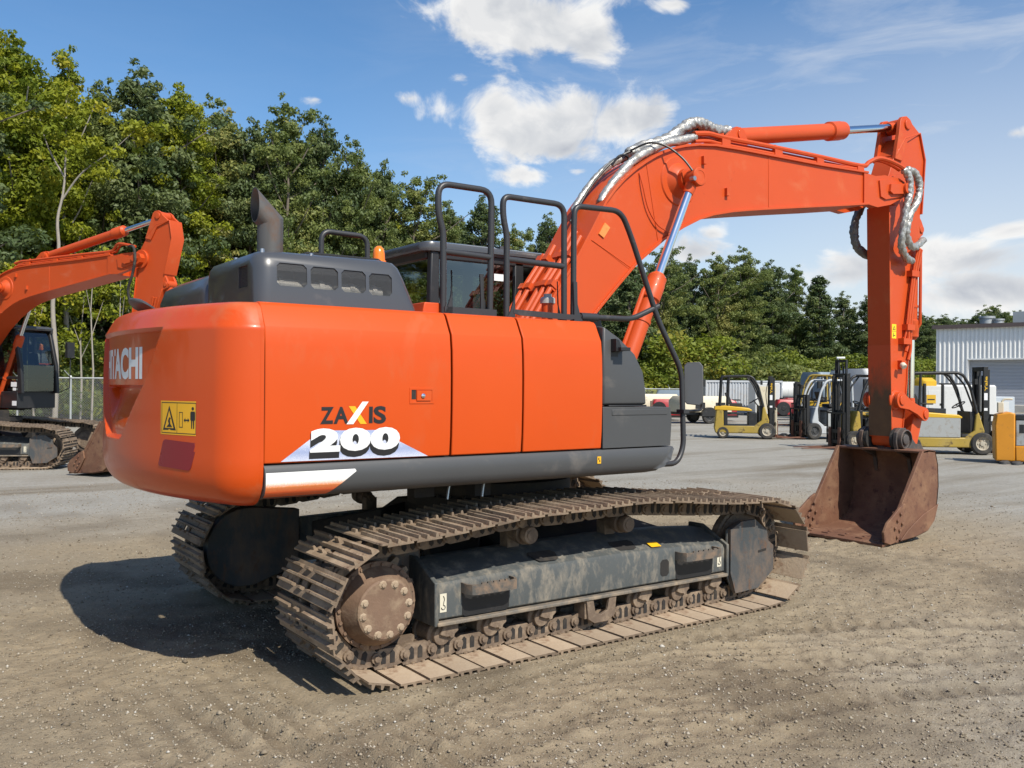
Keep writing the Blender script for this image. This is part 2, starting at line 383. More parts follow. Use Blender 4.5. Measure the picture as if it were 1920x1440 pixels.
# ---- track chain: closed path of the pins, resampled into 46 equal links
def chain_path():
    cz, r, off = .425, .325, 0
    pts = []
    pts += [(x, .10) for x in np.linspace(-1.55, 1.55, 24)]
    pts += [(1.685 + .325 * math.cos(math.radians(a)), .43 + .325 * math.sin(math.radians(a))) for a in range(-78, 91, 7)]
    pts += [(1.45, .765), (1.2, .775), (.9, .80), (.62, .825), (.36, .845), (.1, .845), (-.2, .832), (-.5, .832), (-.75, .83), (-1.0, .80), (-1.3, .768), (-1.55, .752)]
    pts += [(-1.685 + .325 * math.cos(math.radians(a)), .425 + .325 * math.sin(math.radians(a))) for a in range(92, 262, 7)]
    P = np.array(pts + [pts[0]]); d = np.r_[0, np.cumsum(np.hypot(*np.diff(P, axis=0).T))]
    n = 46; L = d[-1]; out = []
    for k in range(n + 1):
        s = (k + .35) * L / n % L
        out.append((np.interp(s, d, P[:, 0]), np.interp(s, d, P[:, 1])))
    return out, L / n
CH, PITCH = chain_path()
# one shoe: local x along the track, z outwards, origin on the pin line
shoe = MB()
hy = [-.4, -.17, -.10, -.02, .05, .4]
zp = .075
p2 = PITCH / 2 - .011
shoe.box(-p2, .005, -.4, .4, zp, zp + .012)
for a, b in ((-.4, -.16), (-.10, -.03), (.03, .4)): shoe.box(.005, .06, a, b, zp, zp + .012)
shoe.box(.06, p2, -.4, .4, zp, zp + .012)
shoe.prism([(p2 - .012, zp + .0125), (p2 + .034, zp + .0125), (p2 + .030, zp + .022), (p2 - .012, zp + .022)], -.398, .398)
for sx, h in ((-.052, .028), (.008, .024), (.066, .030)):
    for a, b in ((-.4, -.165), (-.095, -.035), (.035, .4)) if sx != .008 else ((-.4, .4),):
        shoe.prism([(sx - .012, zp + .012), (sx + .012, zp + .012), (sx + .006, zp + .012 + h), (sx - .006, zp + .012 + h)], a, b)
for bx in (-.035, .035):
    for by in (-.11, .11, -.06, .06): shoe.cyl((bx, by, zp - .014), (bx, by, zp), .013, n=6)
shoe.m = [1 if all(abs(shoe.v[i][2] - zp) < 1e-4 for i in f) else 0 for f in shoe.f]
shoe_o = shoe.build('track_shoe', [SHOE, SHOEIN], None, smooth=20)
SHOE_ME = shoe_o.data
bpy.data.objects.remove(shoe_o)

def make_undercarriage(side):
    """side -1: right hand track (nearest the camera), +1: left"""
    yc = side * 1.195
    ch = MB()
    for k in range(46):
        (x0, z0), (x1, z1) = CH[k], CH[k + 1]
        c = Vector(((x0 + x1) / 2, yc, (z0 + z1) / 2)); a = math.atan2(z1 - z0, x1 - x0)
        M = Matrix.Translation(c) @ Matrix.Rotation(-a, 4, 'Y')
        for sy in (-.085, .085):
            lp = [(-.095, -.03), (-.07, -.048), (.07, -.048), (.11, -.022), (.118, .02), (.09, .05), (.02, .07), (-.10, .07), (-.118, .03)]
            oo = -.018 if sy < 0 else .018
            vs0 = [(p[0], sy - .02 , -p[1]) for p in lp]; vs1 = [(p[0], sy + .02, -p[1]) for p in lp]
            tmp = MB().prism([(p[0], -p[1]) for p in lp], sy - .02, sy + .02)
            ch.add([tuple(M @ Vector(v)) for v in tmp.v], tmp.f)
            for hx in (-.045, .015):
                t2 = MB().prism([(hx - .016, -.04), (hx + .016, -.04), (hx + .016, .02), (hx, .036), (hx - .016, .02)], sy * 1.26 - .002, sy * 1.26 + .002, m=1)
                ch.add([tuple(M @ Vector(v)) for v in t2.v], t2.f, 1)
        px, pz = CH[k]
        ch.cyl((px, yc - .122, pz), (px, yc + .122, pz), .034, n=10)
        ch.cyl((px, yc - .136, pz), (px, yc + .136, pz), .019, n=8)
    chain = part('track_chain', ch, [LINK, UNDER], grp='lower', smooth=30)
    for k in range(46):
        (x0, z0), (x1, z1) = CH[k], CH[k + 1]
        o = bpy.data.objects.new('track_shoe', SHOE_ME); C.objects.link(o); o.parent = chain
        ax = Vector((x1 - x0, 0, z1 - z0)).normalized(); nz = Vector((ax.z, 0, -ax.x)); ay = nz.cross(ax)
        jit = rnd.uniform(-.004, .004)
        o.matrix_local = Matrix(((ax.x, ay.x, nz.x, (x0 + x1) / 2 + nz.x * jit), (ax.y, ay.y, nz.y, yc), (ax.z, ay.z, nz.z, (z0 + z1) / 2 + nz.z * jit), (0, 0, 0, 1)))
    Y = lambda y: side * -y          # y given for the right hand side (negative)
    fr = MB()
    sec = [(-1.33, .275), (-1.36, .29), (-1.36, .495), (-1.345, .525), (-1.11, .63), (-.99, .63), (-.99, .275)]
    rings = []
    for x, dz, e in ((-1.285, -.016, 0), (-.7, 0, 0), (.2, .014, 0), (.9, 0, 0), (1.338, -.03, 0)):
        rings.append([(x, Y(y), z + (dz if z > .4 else 0)) for y, z in sec])
    fr.loft(rings)
    fr.box(-1.30, 1.345, *sorted((Y(-1.395), Y(-1.02))), .25, .274, m=1)
    # plates at both ends of the frame
    fr.prism([(Y(-1.385), .25), (Y(-1.385), .52), (Y(-1.12), .645), (Y(-.97), .645), (Y(-.97), .25)], -1.318, -1.287, 'x')
    fr.prism([(Y(-1.385), .25), (Y(-1.385), .50), (Y(-1.12), .63), (Y(-.97), .63), (Y(-.97), .25)], 1.34, 1.366, 'x')
    fr.prism([(1.366, .25), (1.366, .61), (1.52, .66), (1.66, .66), (1.60, .25), (1.44, .115)], Y(-1.35) - .012, Y(-1.35) + .012)
    frame = part('track_frame', fr, [FRAME, FLANGE], grp='lower', bevel=.006)
    # openings on the top slope, and a slot in the outer face
    def slope(y): return .525 + (y + 1.345) / (.235) * .105
    for xx in (-.39, .34):
        q = [(xx - .10, -1.215), (xx + .09, -1.215), (xx + .115, -1.245), (xx + .095, -1.31), (xx + .06, -1.325), (xx - .07, -1.32), (xx - .115, -1.25)]
        op = MB(); op.add([(x, Y(y), slope(y) + .016) for x, y in q] , [tuple(range(len(q)))]); part('frame_opening', op, UNDER, frame, smooth=0)
    q = [(.635, .345), (.655, .328), (.70, .328), (.72, .345), (.72, .43), (.70, .45), (.655, .45), (.635, .43)]
    op = MB(); op.prism(q, Y(-1.361), Y(-1.3635))
    tag(part('frame_opening', op, UNDER, frame, smooth=0))
    # guard plate over the idler
    gp = MB()
    pl = [(1.372, .612), (1.372, .275), (1.432, .106), (1.70, .116), (1.894, .245), (1.894, .445), (1.83, .487), (1.812, .574), (1.668, .672), (1.50, .668)]
    gp.prism(pl, Y(-1.395), Y(-1.365))
    gp.prism([(1.70, .40), (1.80, .41), (1.80, .43), (1.70, .42)], Y(-1.3955), Y(-1.397), m=1)
    part('idler_guard', gp, [FRAME2, UNDER], frame, bevel=.006)
    idl = MB()
    idl.lathe([(.05, -.09), (.20, -.085), (.22, -.05), (.29, -.05), (.29, -.035), (.315, -.03), (.315, .03), (.29, .035), (.29, .05), (.22, .05), (.20, .085), (.05, .09)], (1.685, yc, .43), (0, 1, 0), 36)
    part('idler_wheel', idl, LINK, frame)
    # sprocket with teeth, travel motor cover with bolts
    sp = MB(); T = []
    for k in range(21):
        for da, r in ((-.35, .262), (-.16, .315), (.16, .315), (.35, .262)):
            a = 2 * PI * (k + da) / 21; T.append((-1.685 + r * math.cos(a), .425 + r * math.sin(a)))
    sp.prism(T, yc - .03, yc + .03)
    part('sprocket', sp, LINK, frame)
    hb = MB()
    y0 = Y(-1.24)
    hb.lathe([(.25, -.12), (.25, .06), (.262, .065), (.262, .085), (.235, .09), (.228, .12), (.185, .185), (.180, .205), (.168, .212), (.02, .214)], (-1.685, y0, .425), (0, -1 if side < 0 else 1, 0), 40)
    bo = hb
    for k in range(12):
        a = 2 * PI * (k + .3) / 12
        if k in (4, ): continue
        x, z = -1.685 + .150 * math.cos(a), .425 + .150 * math.sin(a)
        bo.lathe([(.026, 0), (.020, .005), (.013, .006), (.013, .014), (.002, .015)], (x, y0 + side * .2125, z), (0, side, 0), 8, m=1)
    for k in range(22):
        a = 2 * PI * k / 22
        bo.cyl((-1.685 + .244 * math.cos(a), y0 + side * .08, .425 + .244 * math.sin(a)), (-1.685 + .244 * math.cos(a), y0 + side * .10, .425 + .244 * math.sin(a)), .012, n=6)
    part('motor_cover', hb, [HUB, SHOEIN], frame, smooth=28)
    mg = MB(); gpts = [(-1.685 + .315 * math.cos(math.radians(q)), .425 + .315 * math.sin(math.radians(q))) for q in range(85, 262, 8)] + [(-1.62, .115), (-1.24, .24), (-1.24, .70), (-1.62, .74)]
    mg.prism(gpts, Y(-.975), Y(-.955)); mg.prism(gpts, Y(-.975), Y(-1.06))
    part('motor_guard', mg, FRAME2, frame, bevel=.006)
    # rollers
    for x in (-1.229, -.86, -.448, .453, .848, 1.211):
        ro = MB()
        ro.lathe([(.03, -.14), (.06, -.135), (.062, -.10), (.088, -.095), (.088, -.075), (.075, -.07), (.075, .07), (.088, .075), (.088, .095), (.062, .10), (.06, .135), (.03, .14)], (x, yc, .175), (0, 1, 0), 20)
        yo = Y(-1.335)
        ro.prism([(x - .005, .25), (x + .10, .25), (x + .10, .20), (x + .075, .182), (x + .07, .16), (x + .045, .158), (x + .04, .17), (x + .01, .172), (x - .03, .19)], yo - .022, yo + .022)
        part('track_roller', ro, LINK, frame, bevel=.003)
    for x in (-.54, .344):
        cr = MB()
        cr.lathe([(.02, -.17), (.055, -.168), (.062, -.15), (.062, -.12), (.05, -.115), (.05, -.095), (.072, -.09), (.072, -.05), (.055, -.045), (.055, .05), (.03, .06), (.03, .14)], (x, Y(-1.16), .735), (0, -side, 0), 24)
        cr.lathe([(.02, .0), (.035, 0), (.035, .006), (.02, .008)], (x, Y(-1.16) + side * .168, .735), (0, side, 0), 12)
        cr.box(x - .05, x + .05, *sorted((Y(-1.12), Y(-1.03))), .60, .74)
        part('carrier_roller', cr, LINK, frame)
    tg = MB()
    gx = .03
    tg.prism([(gx - .13, .25), (gx - .115, .12), (gx - .06, .085), (gx + .06, .085), (gx + .13, .12), (gx + .145, .25), (gx + .08, .25), (gx + .06, .16), (gx, .14), (gx - .05, .16), (gx - .07, .25)], Y(-1.375) - .012, Y(-1.375) + .012)
    tg.prism([(gx - .135, .12), (gx - .115, .12), (gx - .115, .26), (gx - .135, .26)], Y(-1.37), Y(-1.25)); tg.prism([(gx + .125, .12), (gx + .145, .12), (gx + .145, .26), (gx + .125, .26)], Y(-1.37), Y(-1.25))
    part('chain_guard', tg, LINK, frame, bevel=.003)
    # two footsteps
    for x0, x1 in ((-1.115, -.735), (.785, 1.205)):
        st = MB(); w = .012; yo, yi = -1.475, -1.357
        pl = [(x0, yi), (x0, yo + .05), (x0 + .02, yo + .012), (x0 + .06, yo), (x1 - .06, yo), (x1 - .02, yo + .012), (x1, yo + .05), (x1, yi)]
        cx = (x0 + x1) / 2
        inner = [(cx + (x - cx) * (1 - 2 * w / (x1 - x0)), min(y + w, yi)) for x, y in pl]
        rings = []
        for (xa, ya), (xb, yb) in zip(pl, inner):
            rings.append([(xa, Y(ya), .435), (xa, Y(ya), .498), (xb, Y(yb), .498), (xb, Y(yb), .435)])
        st.loft(rings)
        for k in range(5):
            xx = x0 + .10 + k * (x1 - x0 - .2) / 4
            st.box(xx - .016, xx + .016, *sorted((Y(yo), Y(yo + w))), .498, .508)
        part('step', st, STEPM, frame)
        pd = MB(); pd.prism([(x0 + .01, .30), (x0 + .03, .283), (x1 - .03, .283), (x1 - .01, .30), (x1 - .01, .43), (x0 + .01, .43)], Y(-1.3605), Y(-1.363))
        part('step_pad', pd, BLACK, frame, smooth=0)
    # lifting point stickers and the yellow label
    for xx in (-1.245, 1.275):
        lb = MB(); lb.box(xx - .024, xx + .024, *sorted((Y(-1.3605), Y(-1.363))), .33, .445)
        lb.tube([(xx + .008 * math.sin(a * .9), Y(-1.3645), .43 - .012 * a) for a in range(4)] + [(xx + .014 * math.cos(math.radians(d)), Y(-1.3645), .36 + .014 * math.sin(math.radians(d))) for d in range(90, -181, -45)], .0025, 5, m=1)
        part('lifting_label', lb, [CREAM, DECALK], frame, smooth=0)
    if side < 0:
        yl = MB(); yl.add([(.57, Y(-1.335), .549), (.67, Y(-1.335), .547), (.66, Y(-1.285), .573), (.56, Y(-1.285), .575)], [(0, 1, 2, 3)])
        part('warning_label', yl, YELLOW, frame, smooth=0)

FRAME2 = surf('dusty_guard_plate', (.055, .062, .066), .55, vary=.25, vscale=2.5, dust=.5, dustcol=(.17, .12, .085), dscale=5, bump=.2, bscale=40, streak=True, dust2=(.12, .07, .045))
FLANGE = surf('dusty_flange', (.12, .11, .095), .7, vary=.2, dust=.6, dustcol=(.30, .235, .165), dscale=8, bump=.2, bscale=40)
STEPM = surf('dusty_step', (.085, .08, .072), .65, vary=.3, dust=.55, dustcol=(.22, .15, .10), dscale=14, bump=.2, bscale=60)
make_undercarriage(-1); make_undercarriage(1)
cb = MB()
cb.prism([(-.95, .50), (-.95, .62), (-.55, .80), (.55, .80), (.95, .62), (.95, .50)], -.55, .55, 'x')
for sx in (-1, 1):
    for sy in (-1, 1):
        cb.loft([[(sx * .35, sy * .45, .42), (sx * .80, sy * .35, .42), (sx * .80, sy * .35, .74), (sx * .35, sy * .45, .80)],
                 [(sx * .75, sy * 1.0, .36), (sx * 1.12, sy * 1.0, .36), (sx * 1.12, sy * 1.0, .58), (sx * .75, sy * 1.0, .60)]])
part('centre_frame', cb, UNDER, grp='lower', bevel=.01)
sr = MB(); sr.lathe([(.60, 0), (.66, 0), (.66, .08), (.63, .085), (.63, .11), (.68, .115), (.68, .20), (.60, .20)], (0, 0, .80), (0, 0, 1), 48)
for k in range(36):
    a = 2 * PI * k / 36; sr.cyl((.645 * math.cos(a), .645 * math.sin(a), .88), (.645 * math.cos(a), .645 * math.sin(a), .90), .015, n=6)
part('slewing_ring', sr, UNDER, grp='lower')

# ---- upper structure
mf = MB()
mf.box(-2.30, .70, -1.30, 1.30, 1.13, 1.27)
mf.box(-2.34, .04, -1.285, 1.285, 1.27, 2.14)
mf.box(-2.2, 1.3, -.34, .34, 1.0, 1.14)
mf.box(.04, .70, -1.28, -.5, 1.27, 1.55)
mf.box(-1.25, -1.1, -1.0, -.9, 1.0, 1.14); mf.box(-.78, -.65, -1.0, -.88, .98, 1.14); mf.box(-1.5, -1.2, .6, 1.0, .98, 1.14)
part('main_frame', mf, UNDER)
bk = MB()
for s in (-1, 1):
    bk.prism([(-.3, 1.2), (1.0, 1.1), (1.02, 1.42), (.75, 1.62), (.45, 1.75), (.40, 1.93), (.22, 2.0), (.05, 1.9), (-.3, 1.5)], s * .31 - .02, s * .31 + .02)
    bk.prism([(.60, 1.16), (1.02, 1.16), (.98, 1.36), (.86, 1.44), (.74, 1.38)], s * .50 - .02, s * .50 + .02)
bk.cyl((.24, -.36, 1.80), (.24, .36, 1.80), .075); bk.cyl((.86, -.55, 1.32), (.86, .55, 1.32), .06)
part('boom_bracket', bk, ORANGE2, bevel=.005)
dk = MB(); dk.box(-2.36, .02, -1.24, -.42, 2.14, 2.192); dk.box(-2.36, -.42, -.42, 1.24, 2.14, 2.192)
part('deck_plate', dk, ORANGE, bevel=.006)
for x in (-1.07, -.80):
    rd = MB(); rd.tube([(x, -1.15, 1.12), (x - .02, -1.16, 1.06), (x - .035, -1.17, 1.0)], .009, 6); part('drain_rod', rd, STEEL)

PROF = [(1.297, -1.335), (1.30, -1.350), (1.42, -1.359), (1.60, -1.363), (1.80, -1.363), (1.95, -1.358), (2.052, -1.347), (2.060, -1.343), (2.172, -1.292), (2.190, -1.275), (2.196, -1.25), (2.196, -1.16)]
def prof_y(z, P=PROF): return float(np.interp(z, [p[0] for p in P], [p[1] for p in P]))
def panel(name, x0, x1, side=-1, mat=ORANGE, P=PROF):
    mb = MB(); full = P + [(2.16, -1.16), (2.16, -1.25), (2.03, -1.31), (1.8, -1.325), (1.33, -1.31), (1.297, -1.31)]
    # seam lines lean forward a little towards the deck
    def sx(z, x): return x - (.0 if z < 2.05 else (z - 2.05) * .05)
    rings = []
    for x in (x0, x1): rings.append([(sx(z, x), -side * y, z) for z, y in full])
    mb.loft(rings); return part(name, mb, mat, bevel=.006)
door = panel('engine_door', -2.388, -1.199)
pump = panel('pump_door', -1.185, -.647)
tank = panel('tank_panel', -.633, .052)
panel('radiator_door', -2.388, -.45, 1)
gs = MB(); gp_ = [(max(z, 1.30) - .0, y + .012) for z, y in PROF[1:-1]]
gs.loft([[(x, y, z - (.006 if z > 2.1 else 0)) for z, y in [(1.16, -1.335), (1.25, -1.345)] + gp_ + [(2.17, -1.2), (1.16, -1.2)]] for x in (-2.412, -2.380)])
part('seam_shade_strip', gs, UNDER, smooth=0)  # dark strip added in the open seam to stand for its shade
# latch
lt = MB()
lt.box(-1.493, -1.325, -1.3665, -1.360, 1.624, 1.636); lt.box(-1.493, -1.325, -1.3665, -1.360, 1.708, 1.72); lt.box(-1.493, -1.481, -1.3665, -1.360, 1.636, 1.708); lt.box(-1.337, -1.325, -1.3665, -1.360, 1.636, 1.708)
lt.box(-1.481, -1.448, -1.3635, -1.3625, 1.65, 1.708, m=1)
lt.box(-1.446, -1.347, -1.372, -1.362, 1.642, 1.704)
lt.lathe([(.014, 0), (.014, .006), (.008, .009)], (-1.405, -1.372, 1.672), (0, -1, 0), 12, m=2)
part('door_latch', lt, [ORANGE, UNDER, CHROME], door, bevel=.003)
# lettering on the engine door
def onp(x, z, off=.0022): return (x, prof_y(z) - off, z)
dec = MB()
def strip_poly(mb, pts, off, m, nz=6):
    mb.add([onp(x, z, off) for x, z in pts], [tuple(range(len(pts)))], m)
BLUEW = None
def fade_decal():
    m, t = nt('pale_blue_fade_decal'); L = t.links
    out = nd(t, 'ShaderNodeOutputMaterial'); b = nd(t, 'ShaderNodeBsdfPrincipled'); L.new(b.outputs[0], out.inputs[0])
    co = nd(t, 'ShaderNodeTexCoord').outputs['Object']; sp = nd(t, 'ShaderNodeSeparateXYZ'); L.new(co, sp.inputs[0])
    n = noise(t, co, 220, 2, .5)
    f = math_(t, 'ADD', mapr(t, sp.outputs[2], 1.30, 1.46), mapr(t, n, .3, .7, -.12, .12))
    L.new(ramp(t, f, [(0, (.62, .64, .74)), (.35, (.30, .36, .56)), (.7, (.62, .65, .76)), (1, (.34, .40, .60))]), b.inputs['Base Color']); b.inputs['Roughness'].default_value = .4
    return m
BLUEW = fade_decal()
strip_poly(dec, [(-2.292, 1.307), (-1.356, 1.303), (-1.56, 1.40), (-1.66, 1.47), (-2.06, 1.475), (-2.13, 1.424)], .0015, 2)
def lettering(s, x0, x1, z0, z1, m, off, bold=.03): fit_text(dec, s, x0, x1, z0, z1, lambda a, b: onp(a, b, off), bold, m)
lettering('Z', -2.066, -1.985, 1.512, 1.609, 0, .0022, .035)
lettering('A', -1.985, -1.892, 1.512, 1.609, 0, .0022, .035)
lettering('I', -1.762, -1.738, 1.512, 1.609, 0, .0022, .035)
lettering('S', -1.733, -1.650, 1.508, 1.612, 0, .0022, .035)
strip_poly(dec, [(-1.892, 1.612), (-1.852, 1.612), (-1.776, 1.508), (-1.816, 1.508)], .0020, 3)
strip_poly(dec, [(-1.905, 1.508), (-1.862, 1.508), (-1.766, 1.638), (-1.806, 1.638)], .0026, 1)
for q, (a, b) in enumerate(((-2.128, -1.945), (-1.948, -1.752), (-1.755, -1.560))):
    ch_ = '200'[q]
    for zo in (.0, .012, .024):
        lettering(ch_, a, b, 1.316 + zo, 1.452 + zo, 0, .0030 + zo * .01, .075)
    lettering(ch_, a + .004, b + .004, 1.352, 1.487, 1, .0044, .062)
part('model_lettering', dec, [DECALK, WHITE, BLUEW, YELLOW], door, smooth=0)

# skirt along the bottom
SK = [(1.290, -1.335), (1.288, -1.352), (1.27, -1.366), (1.22, -1.369), (1.17, -1.366), (1.13, -1.350), (1.108, -1.318), (1.098, -1.27), (1.096, -1.20)]
sk = MB(); rings = []
for x, top, lift in ((-2.388, 0, 0), (.55, 0, 0), (.62, 0, .016), (.68, 0, .045), (.735, 0, .095), (.765, 0, .14), (.782, 0, .178)):
    rings.append([(x, y + (.0 if lift < .1 else .02), max(z, 1.096 + lift) if z < 1.28 else z) for z, y in SK] + [(x, -1.15, 1.096 + lift), (x, -1.15, 1.288)])
sk.loft(rings)
skirt = part('side_skirt', sk, GREY, bevel=.003)
sk2 = MB(); sk2.box(-2.388, .4, 1.335, 1.362, 1.1, 1.29); part('side_skirt', sk2, GREY, bevel=.01)
def stripe_mat():
    m, t = nt('white_orange_fade_stripe'); L = t.links
    out = nd(t, 'ShaderNodeOutputMaterial'); b = nd(t, 'ShaderNodeBsdfPrincipled'); L.new(b.outputs[0], out.inputs[0])
    co = nd(t, 'ShaderNodeTexCoord').outputs['Object']; sp = nd(t, 'ShaderNodeSeparateXYZ'); L.new(co, sp.inputs[0])
    f = math_(t, 'ADD', mapr(t, sp.outputs[2], 1.14, 1.205), mapr(t, noise(t, co, 160, 3), .3, .7, -.10, .10))
    L.new(ramp(t, f, [(0, (.62, .10, .025)), (.45, (.72, .24, .08)), (.8, (.78, .74, .68)), (1, (.80, .79, .76))]), b.inputs['Base Color']); b.inputs['Roughness'].default_value = .45
    return m
st = MB(); zs = np.linspace(1.099, 1.250, 12); rings = []
def sk_y(z): return float(np.interp(z, [p[0] for p in SK][::-1], [p[1] for p in SK][::-1]))
for z in zs:
    xe = -2.03 + (z - 1.10) / (1.235 - 1.10) * .185 if z < 1.235 else -1.842 - (z - 1.235) * .6
    rings.append([(-2.382, sk_y(z) - .0025, z), (xe, sk_y(z) - .0025, z)])
st.loft(rings, caps=False, closed=False)
part('stripe_decal', st, stripe_mat(), skirt, smooth=0)
hz = MB(); hz.box(.0, .034, -1.372, -1.3695, 1.195, 1.245); hz.box(.008, .017, -1.3725, -1.372, 1.22, 1.235, m=1); hz.box(.017, .026, -1.3725, -1.372, 1.205, 1.22, m=1)
part('tie_down_label', hz, [YELLOW, DECALK], skirt, smooth=0)

# grey cover in front of the tank panel and the box under it
gc = MB()
cv = [(.066, 1.602), (.495, 1.602), (.487, 1.72), (.462, 1.84), (.375, 1.975), (.215, 2.092), (.066, 2.168)]
def inset(pts, d):
    cx = sum(p[0] for p in pts) / len(pts); cz = sum(p[1] for p in pts) / len(pts)
    return [(cx + (x - cx) * (1 - d), cz + (z - cz) * (1 - d)) for x, z in pts]
gc.loft([[(x, -1.30, z) for x, z in cv], [(x, -1.345, z) for x, z in inset(cv, .025)], [(x, -1.352, z) for x, z in inset(cv, .12)]][::-1] + [[(x, -.55, z) for x, z in cv]])
cover = part('tank_cover', gc, GREY, bevel=.01)
gb = MB(); gb.prism([(.066, 1.297), (.738, 1.297), (.752, 1.50), (.735, 1.585), (.066, 1.592)], -1.352, -.55); 
gb.box(.15, .70, -1.356, -1.350, 1.53, 1.572)
gb.box(.12, .49, -1.354, -1.30, 1.592, 1.604, m=1)
part('tool_box', gb, [GREY, BLACK], bevel=.008)
wl = MB(); wl.prism([(.135, 1.985), (.20, 1.985), (.165, 2.065), (.135, 2.075)], -1.41, -1.35); wl.box(.155, .245, -1.44, -1.352, 1.99, 2.015); wl.box(.14, .205, -1.354, -1.350, 1.95, 1.985)
part('work_lamp', wl, BLACK, cover, bevel=.004)

# ---- counterweight: plan outline swept through a vertical profile, with the recessed shield at the back
R_ = 2.89; rf = .255; yc_ = -(1.36 - rf); dd = R_ - rf; xc_ = -math.sqrt(dd * dd - yc_ * yc_); a_f = math.atan2(-xc_, -yc_)   # angle of the fillet end
def cw_plan(n=300):
    half = [(-2.413, -1.36, 0, -1)]
    th_end = math.atan2(yc_, xc_)          # direction of fillet centre from origin
    # fillet normal goes from -90deg to th_end (mod 360)
    te = math.degrees(th_end) % 360; N = 26
    for k in range(N + 1):
        a = math.radians(270 - (270 - te) * k / N); half.append((xc_ + rf * math.cos(a), yc_ + rf * math.sin(a), math.cos(a), math.sin(a)))
    N = 130
    for k in range(1, N + 1):
        a = math.radians(te - (te - 180) * k / N); half.append((R_ * math.cos(a), R_ * math.sin(a), math.cos(a), math.sin(a)))
    return half + [(x, -y, nx, -ny) for x, y, nx, ny in half[-2::-1]]
CWZ = [(1.052, .22), (1.056, .17), (1.066, .125), (1.085, .085), (1.11, .055), (1.14, .034), (1.18, .015), (1.23, .004), (1.30, 0.0)]
CWZ += [(float(z), 0.0) for z in np.linspace(1.33, 2.04, 62)] + [(2.052, .004), (2.062, .010), (2.08, .020), (2.11, .036), (2.14, .052), (2.165, .068), (2.18, .085), (2.19, .11), (2.194, .16), (2.196, .30)]
def shield(y, z):
    w = float(np.interp(z, [1.38, 1.41, 1.725, 2.11], [.14, .22, .56, .82])); y = abs(y)
    s = smoothstep(0, .022, w - y) * smoothstep(1.385, 1.412, z) * (1 - smoothstep(2.04, 2.06, z)) * .036
    w2 = w - .05
    pk = smoothstep(0, .04, w2 - y) * (1 - smoothstep(1.705, 1.722, z)) * smoothstep(1.44, 1.70, z) * .075
    return s + pk
plan = cw_plan(); cw = MB(); rings = []
for z, d in CWZ:
    rings.append([(x - nx * (d + (shield(y, z) if x < -2.5 else 0)), y - ny * (d + (shield(y, z) if x < -2.5 else 0)), z) for x, y, nx, ny in plan])
cw.loft(rings, caps=True, closed=False)
ORANGE_CW = surf('orange_paint_casting', (.57, .067, .006), .34, coat=.28, spec=.3, vary=.06, vscale=1.2, dust=.22, dustcol=(.50, .13, .045), dscale=2.0, bump=.035, bscale=30)
cwt = part('counterweight', cw, ORANGE_CW, smooth=25)
def on_cw(s, z, off=.003):
    """s: lateral position (y); returns the point on the counterweight back"""
    y = s
    if abs(y) <= 1.09:
        a = math.asin(y / R_); r = R_ - shield(y, z) + off
        return (-r * math.cos(a), r * math.sin(a), z)
    a = math.asin(min((abs(y) + yc_) / rf, 1)); sg = 1 if y > 0 else -1
    return (xc_ - (rf + off) * math.cos(a), sg * (-yc_ + (rf + off) * math.sin(a)), z)
lt = MB(); vs, fs = text_geo('HITACHI', .032)
fit_text(lt, 'HITACHI', .47, -.47, 1.760, 1.957, lambda a, b: on_cw(a, b, .0009), .042)
part('maker_lettering', lt, WHITE, cwt, smooth=0)
wb = MB()
def wpatch(mb, s0, s1, z0, z1, off, m, n=8):
    rr = [[on_cw(s0 + (s1 - s0) * k / n, z, off) for k in range(n + 1)] for z in (z0, z1)]
    mb.loft(rr, caps=False, closed=False, m=m)
def wpoly(mb, pts, off, m): mb.add([on_cw(-s, z, off) for s, z in pts], [tuple(range(len(pts)))], m)
wpatch(wb, -.775, -1.10, 1.447, 1.638, .0009, 0, 24)
for a, b in ((.785, .789), (.930, .933), (1.087, 1.091)): wpoly(wb, [(a, 1.455), (b, 1.455), (b, 1.630), (a, 1.630)], .0016, 1)
for a, b in ((1.455, 1.459), (1.626, 1.630)): wpatch(wb, -.785, -1.09, a, b, .0016, 1)
wpoly(wb, [(.798, 1.472), (.922, 1.472), (.860, 1.612)], .0016, 1); wpoly(wb, [(.818, 1.484), (.902, 1.484), (.860, 1.585)], .0022, 0)
wpoly(wb, [(.835, 1.49), (.89, 1.49), (.872, 1.508), (.868, 1.53), (.878, 1.54), (.862, 1.546), (.850, 1.525), (.858, 1.508)], .0028, 1)
for (a, b, c, d) in ((.950, .954, 1.49, 1.575), (.978, .982, 1.49, 1.575)): wpoly(wb, [(a, c), (b, c), (b, d), (a, d)], .0016, 1)
for c in (1.49, 1.573): wpoly(wb, [(.950, c), (.982, c), (.982, c + .004), (.950, c + .004)], .0016, 1)
wpoly(wb, [(.990, 1.532), (1.004, 1.545), (1.004, 1.536), (1.024, 1.536), (1.024, 1.545), (1.038, 1.532), (1.024, 1.519), (1.024, 1.528), (1.004, 1.528), (1.004, 1.519)], .0016, 1)
wpoly(wb, [(1.052, 1.486), (1.060, 1.486), (1.062, 1.53), (1.066, 1.53), (1.068, 1.486), (1.076, 1.486), (1.077, 1.53), (1.083, 1.535), (1.083, 1.575), (1.078, 1.582), (1.050, 1.582), (1.045, 1.575), (1.045, 1.535), (1.051, 1.53)], .0016, 1)
wpoly(wb, [(1.064 + .010 * math.cos(k * PI / 5), 1.597 + .010 * math.sin(k * PI / 5)) for k in range(10)], .0016, 1)
part('warning_label', wb, [YELLOW, DECALK], cwt, smooth=0)
rf_ = MB(); rings = []
rc = .022; zz = [rc * (1 - math.cos(math.radians(a))) for a in range(0, 91, 15)]
